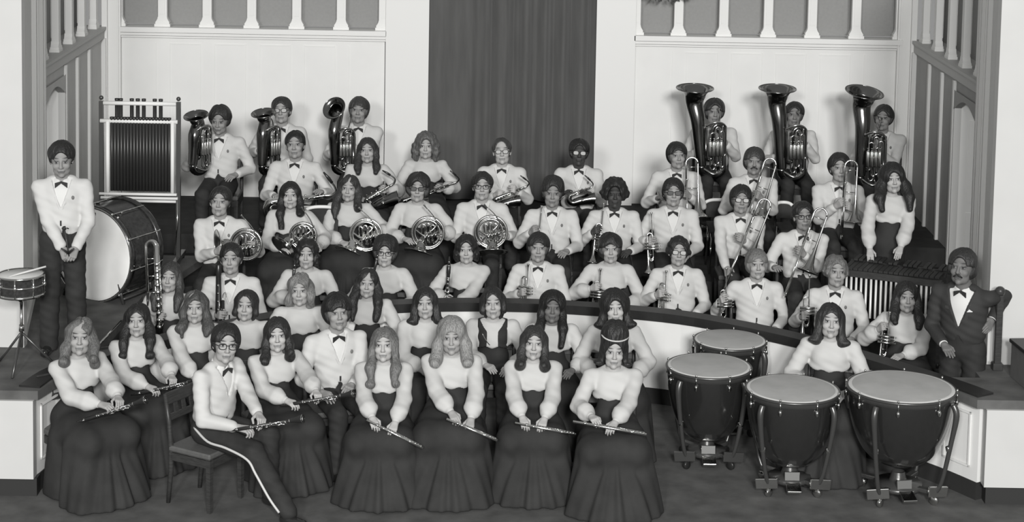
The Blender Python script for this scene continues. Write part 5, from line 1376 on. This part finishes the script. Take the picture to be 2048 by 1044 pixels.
seated('w7', 985, 574, 0, 'f', 'smiling woman in a dark open vest over a white blouse', 'the smiling woman in the vest', outfit='vest', hair=S(st='bob', L=.05, fringe=-.01, ph=45), ha=(978, 735, .36, 'lap'), hv=.025, skin=.42)
seated('w8', 1107, 579, 0, 'f', 'dark-skinned woman with very long black hair behind the third flutist', 'the dark-skinned woman with very long hair', hair=S(st='long', L=.27, LL=(.24, .28), vol=.012, ph=46, part=1), ha=(1090, 752, .32, 'lap'), hb=(1140, 745, .32, 'lap'), hv=.016, skin=.15)
seated('w9', 1228, 576, 0, 'f', 'woman with full dark backcombed hair right behind the beehive flutist', 'the woman with the backcombed hair', hair=S(st='bob', L=.12, vol=.022, w=.024, ph=47, flip=1), hv=.022, skin=.46, s=1.03, broad=1.0)
# front row
seated('f1', 163, 636, 0, 'f', 'leftmost seated woman, light brown wavy hair, clarinet across her knees', 'the leftmost clarinetist', s=1.06, hair=S(st='long', L=.15, ph=48, wav=.8, w=.010, part=1, curl=1), yaw=42, hyaw=10, ha=(212, 812, .36, 'flute'), hb=(244, 812, .40, 'flute'), hv=.13, skin=.36, bust=1.0)
seated('f2', 275, 607, 0, 'f', 'seated woman with long dark curled hair, second from the left in front', 'the second clarinetist from the left', hair=S(st='long', L=.25, ph=49, curl=1, w=.010, part=1, wav=.4), yaw=34, hyaw=4, ha=(305, 778, .36, 'flute'), hb=(350, 768, .40, 'flute'), hv=.022, skin=.40)
i50 = person('f3', 455, 645, 0, 'm', 'man in black-rimmed glasses seated sideways on a chair at the front left', yaw=58, hyaw=16, s=1.06, lf=10, tilt=-4, roll=6, hair=S(st='short', part=1, vol=.008, ph=50, zb=-.045), glasses='plain', ha=(488, 858, .30, 'flute'), hb=(525, 845, .34, 'flute'), hv=.020, skin=.40, soft=.1,
             knees=[(-.115, -.50, .47), (.10, -.46, .52)], legs=[(-.10, -.80, .07), (.12, -.46, .07)])
seated('f4', 553, 634, 0, 'f', 'seated woman with dark parted hair curling at the neck, behind the man on the chair', 'the woman behind the front man', hair=S(st='long', L=.14, LL=(.18, .12), ph=51, curl=1, part=1, vol=.006), yaw=26, hyaw=8, ha=(583, 806, .38, 'flute'), hb=(640, 798, .42, 'flute'), hv=.028, skin=.46)
seated('f5', 768, 654, 0, 'f', 'flutist with long light curled hair, leftmost of the four flute players', 'the leftmost flutist', hair=S(st='long', L=.27, ph=52, curl=1, wav=.5, part=1, front=(1, 1)), ha=(748, 846, .42, 'flute'), hb=(786, 860, .42, 'flute'), hv=.15, skin=.46, flare=1.1, tilt=-9)
seated('f6', 903, 632, 0, 'f', 'flutist with thick blond shoulder hair', 'the blond flutist', hair=S(st='long', L=.17, vol=.012, w=.02, ph=53, fringe=.02, curl=1), ha=(908, 834, .40, 'flute'), hb=(940, 850, .42, 'flute'), hv=.26, skin=.36, s=1.05, flare=1.12, pin=True, tilt=-2, wz=.75)
seated('f7', 1070, 651, 0, 'f', 'flutist with straight dark centre-parted hair', 'the dark-haired flutist', hair=S(st='long', L=.14, ph=54, part=1), ha=(1048, 845, .42, 'flute'), hb=(1085, 850, .42, 'flute'), hv=.035, skin=.44, flare=1.05)
seated('f8', 1232, 640, 0, 'f', 'flutist with a tall dark beehive and a pale hair band, rightmost of the flute players', 'the beehive flutist', hair=S(st='beehive', ph=55, band=1), ha=(1188, 838, .40, 'flute'), hb=(1225, 853, .42, 'flute'), hv=.022, skin=.42, flare=1.15, s=1.02, tilt=-4)
# standing drummer
person('dr', 122, 316, PLZ, 'm', 'drummer standing on the left platform with hands joined in front', pose='stand', hair=S(st='short', vol=.004, ph=56, zb=-.02), tilt=8, yaw=8, hyaw=10, ha=(132, 514, .20, 'front'), hb=(146, 508, .22, 'front'), hv=.022, skin=.28, s=1.02, broad=.98, body_d=14.8)

# chairs with a place of their own
c = chair_for(i50, 0, 'dark wooden chair with a grey seat under the man in glasses at the front left', dy=-.02, dx=-.07, yaw=60)
c['label'] = 'dark wooden chair with a grey seat under the man in black-rimmed glasses'

# ---- instruments
up = Vector((0, 0, 1))
def LB(key): return PEOPLE[key]['label']
for key, cx, cy, r_, off, bl, bd_, rot, who in (('h1', 492, 489, 33, .30, (-.27, -.03, -.01), (-.9, -.35, -.1), 0, 'french horn with its bell turned left, held by the leftmost horn player'),
                          ('h2', 606, 472, 28, .30, (-.20, -.04, -.15), (-.5, -.5, -.7), -.1, 'french horn half hidden behind the curly-haired woman, held by the player with one long lock'),
                          ('h3', 732, 470, 34, .30, (-.17, -.04, -.15), (-.45, -.35, -.8), .1, 'bright french horn held by the long-haired third horn player'),
                          ('h4', 856, 466, 34, .32, (-.08, -.02, -.19), (-.25, -.3, -.9), 0, 'french horn on the lap of the horn player in dark glasses'),
                          ('h5', 982, 464, 34, .32, (.0, -.02, -.19), (-.05, -.3, -.9), .1, 'french horn held against the jacket of the player in heavy black glasses')):
    C0 = at(key, cx, cy, off); sc__ = r_ / FPX * C0.y / .158
    french_horn(C0, who, bell=bl, bd=bd_, rot=rot, sc=sc__, silver=(key == 'h3'))
def tp_(key, a, b_, off, who, sil=False, cor=False, face=(1, 0, 0)):
    A = at(key, a[0], a[1], off[0]); B = at(key, b_[0], b_[1], off[1]); trumpet(A, A + (B - A).normalized() * .5, who, face, sil, cor)
tp_('p1', (1072, 425), (1062, 520), (.16, .26), 'trumpet held upright by the man with swept-up hair right of the horns')
tp_('p2', (1196, 420), (1186, 515), (.14, .24), 'dark trumpet held upright by the man with the afro')
tp_('p3', (1293, 440), (1297, 528), (.22, .30), 'bright trumpet standing bell-down on the knee of the man in dark glasses', True)
tp_('k1', (1046, 525), (1041, 625), (.20, .26), 'silver cornet held upright by the man with the shaggy fringe', True, True, (.8, -.6, 0))
tp_('k2', (1191, 535), (1184, 625), (.18, .22), 'cornet held by the woman with the feathered cut', False, True)
tp_('k3', (1322, 538), (1316, 630), (.18, .24), 'silver cornet held by the man with dark wavy hair and glasses', True, True, (.8, -.6, 0))
tp_('k4', (1442, 552), (1440, 655), (.12, .16), 'dark trumpet held away from his body by the fair-haired man')
tp_('k5', (1608, 565), (1605, 665), (.18, .24), 'trumpet held upright by the light curly-haired man')
tp_('k6', (1769, 620), (1761, 700), (.18, .24), 'short trumpet beside the dark-haired woman next to the tuxedo', False, True)
def tb_(key, a, b_, off, who, face=(1, 0, 0), sp=1):
    trombone(at(key, a[0], a[1], off[0]), at(key, b_[0], b_[1], off[1]), who, face, sp)
tb_('b1', (1384, 316), (1385, 470), (.20, .34), 'trombone held upright by the player below the first tuba')
tb_('b2', (1543, 318), (1498, 470), (.20, .40), 'slanted trombone of the player with the mustache')
tb_('b3', (1703, 322), (1694, 480), (.22, .34), 'trombone held upright by the player below the rightmost tuba')
tb_('b4', (1533, 400), (1452, 600), (.24, .50), 'long slanted trombone of the player with the glinting glasses')
tb_('b5', (1645, 418), (1580, 600), (.24, .46), 'trombone with a bright slide bow, held by the player in square glasses', sp=1)
for key, bot, top_, rad, yd, who, wdt in (('t1', (1424, 351), (1390, 176), 38, 8, 'tuba nearest the curtain, bell pointing up', 1.0), ('t2', (1584, 357), (1555, 177), 38, 8, 'middle tuba of the three, in front of the second bass player', 1.0), ('t3', (1742, 373), (1729, 184), 39, -4, 'tuba nearest the right wall, slightly tilted', 1.0)):
    d = PEOPLE[key]['d']; O = P(bot[0] , bot[1], d - .34); T = P(top_[0], top_[1], d - .30)
    r_ = rad / FPX * T.y
    big_brass('tuba', 'tuba', O, T, yd, who, bellr=r_, tilt=(.12, -.22, 1) if key == 't3' else (0, -.10, 1), wide=1.0 if key != 't3' else 1.0)
for key, bot, top_, rad, yd, tl, who in (('e1', (400, 344), (392, 231), 25, 52, (-.1, -.30, 1), 'leftmost euphonium, seen edge-on beside the chimes'), ('e2', (538, 345), (527, 226), 25, 52, (-.1, -.25, 1), 'middle euphonium, seen edge-on'), ('e3', (688, 345), (668, 216), 24, 12, (-.45, -1.0, .75), 'euphonium nearest the curtain with its open bell turned to the hall')):
    d = PEOPLE[key]['d']; O = P(bot[0], bot[1], d - .27); T = P(top_[0], top_[1], d - .30)
    big_brass('euphonium', 'euphonium', O, T, yd, who, Hh=.6, bellr=rad / FPX * T.y, tilt=tl, bs=1.32)
# saxophones
def sx_(key, a, b_, off, who, sc=1.0, face=(0, 0, 1)): saxophone(mt=M_SILVER if key == 's1' else None, A=at(key, a[0], a[1], off[0]), B=at(key, b_[0], b_[1], off[1]), label=who, face=face, sc=sc)
sx_('s1', (678, 388), (530, 405), (.38, .38), 'long low saxophone lying across the lap of the man below the middle euphonium', 1.45, (0, .25, -1))
sx_('s2', (796, 362), (728, 402), (.30, .32), 'tenor saxophone with its crook raised, held by the long-haired woman', 1.0, (0, 0, -1))
sx_('s3', (922, 361), (800, 404), (.30, .32), 'saxophone held slanting by the wavy-haired woman at the curtain', .85, (0, .3, -1))
sx_('s4', (1062, 369), (985, 400), (.30, .32), 'saxophone held slanting by the man with the high forehead', .8, (0, .3, -1))
sx_('s5', (1190, 372), (1135, 392), (.30, .34), 'alto saxophone with its crook raised, at the right edge of the curtain', .8, (0, 0, -1))
# clarinets and relatives
def cl_(key, a, b_, off, who, **k):
    A = at(key, a[0], a[1], off[0]); B = at(key, b_[0], b_[1], off[1]); clarinet(A, A + (B - A).normalized() * .62, who, **k)
cl_('c3', (590, 520), (580, 640), (.14, .24), 'upright clarinet of the woman with short curled hair', L=.62)
cl_('c4', (757, 500), (735, 610), (.14, .26), 'clarinet held slanting by the woman with the bouffant', L=.62)
cl_('c5', (899, 513), (891, 645), (.16, .26), 'upright clarinet with silver keys on the lap of the woman below the fourth horn', L=.62, r=.017)
cl_('f1', (150, 846), (300, 797), (.30, .44), 'clarinet across the knees of the leftmost woman', L=.62)
cl_('f2', (262, 790), (384, 763), (.32, .46), 'clarinet across the knees of the dark curled-haired woman', L=.62)
cl_('f3', (455, 862), (604, 838), (.30, .46), 'clarinet held by the man in black-rimmed glasses', L=.62)
cl_('f4', (560, 812), (690, 790), (.36, .50), 'clarinet held by the woman behind the man on the chair', L=.62)
cl_('w1', (350, 782), (455, 745), (.34, .44), 'clarinet held by the woman with long brown wavy hair', L=.62)
bassoon(at('c2', 437, 528, .16), at('c2', 437, 690, .24), 'black bassoon standing in front of the dark-haired man')
metal_contra(at('c1', 312, 482, .10), at('c1', 320, 668, .24), 'tall bright metal contrabass clarinet folded like a paper clip')
for key, a, b_, who in (('f5', (733, 840), (846, 896), 'silver flute of the leftmost flutist'), ('f6', (893, 838), (995, 881), 'silver flute of the blond flutist'), ('f7', (1030, 846), (1152, 869), 'silver flute of the flutist with centre-parted hair'), ('f8', (1146, 843), (1293, 869), 'silver flute of the beehive flutist')):
    flute(at(key, a[0], a[1], .44), at(key, b_[0], b_[1], .50), who)
# mallet of the drummer
o = empty('mallet', tuple(at('dr', 138, 505, .26)), 0, 'dark felt mallet sticking up from the hands of the standing drummer', 'mallet')
tp1 = Vector(at('dr', 129, 458, .24)) - Vector(o.location); MB().tube([Vector((0, 0, -.03)), tp1], .006, 8).build('stick', M_WOOD, o); MB().tube([tp1 * .96, tp1 * 1.12], [.014, .012], 10).build('head', M_TIE, o)
for sx in (-1, 1): MB().tube([Vector((0, -.02, 0)), Vector((sx * .05, -.05, .045))], [.012, .006], 8).build('grip_cord', M_TIE, o)
# trouser stripe of the front man
i = PEOPLE['f3']; s = i['s']
hp = V3(-.09, .03, .55) * s
pts = [hp + V3(-.075, -.02, .01), V3(-.20, -.15, .50) * s, V3(-.205, -.32, .49) * s, V3(-.19, -.50, .44) * s, V3(-.185, -.575, .35) * s, V3(-.178, -.69, .20) * s, V3(-.165, -.77, .11) * s]
MB().tube(cr(pts, 5), .010, 6).build('satin_stripe', mat('pale_satin_braid', .5, .35), i['root'])
# newel post at the right, on the platform
pR = P(2000, 590, 14.84); o = empty('newel_post', (pR.x, 14.84, PLZ), 0, 'dark wooden post with a rounded knob under the elbow of the tuxedoed man', 'post'); h_ = pR.z - PLZ
MB().box((0, 0, h_ / 2), (.026, .026, h_ / 2), None, .006).build('shaft', M_WOOD, o)
MB().box((0, 0, .03), (.04, .04, .03), None, .006).build('foot', M_WOOD, o)
MB().ball((0, 0, h_ + .03), .042, 12).build('knob', M_WOOD, o)
# moulded chairs with pale rims left empty on the tiers
def rim_chair(px, py, d, fl, wd, label):
    t = P(px, py, d); o = empty('moulded_chair', (t.x, t.y - .22, fl), 0, label, 'chair'); h = t.z - fl
    b = MB(); n = 12; vs = []
    for k in range(n + 1):
        x = -wd + 2 * wd * k / n; q = (x / wd) ** 2; zt_ = h - .008 - .02 * q ** 2
        vs += [(x, .22 - .05 * q, zt_), (x * .92, .20 - .05 * q, .50), (x, .235 - .05 * q, zt_), (x * .92, .215 - .05 * q, .50)]
    fs = []
    for k in range(n):
        i = k * 4; fs += [(i, i + 4, i + 5, i + 1), (i + 2, i + 3, i + 7, i + 6), (i, i + 2, i + 6, i + 4), (i + 1, i + 5, i + 7, i + 3)]
    b.add(vs, fs + [(0, 1, 3, 2), (4 * n, 4 * n + 2, 4 * n + 3, 4 * n + 1)]); b.build('backrest', M_RISER, o)
    MB().tube([((-wd + 2 * wd * k / n), .226 - .05 * (-1 + 2 * k / n) ** 2, h - .004 - .02 * (-1 + 2 * k / n) ** 4) for k in range(n + 1)], .017, 8).build('rim', M_PAD, o)
    MB().box((0, .0, .44), (wd * .92, .20, .018), None, .012).build('seat', M_RISER, o)
    for sx in (-1, 1):
        for sy in (-1, 1): MB().tube([(sx * wd * .75, sy * .15, .43), (sx * wd * .85, sy * .19, 0)], .011, 8).build('leg', M_CHROME, o)
rim_chair(646, 413, 18.15, .38, .16, 'empty dark chair with a pale rounded rim between two horn players')
rim_chair(1437, 399, 19.0, .60, .14, 'empty dark chair with a pale top edge in front of the first tuba player')
rim_chair(1567, 404, 19.0, .60, .085, 'empty dark chair with a pale top edge in front of the middle tuba player')
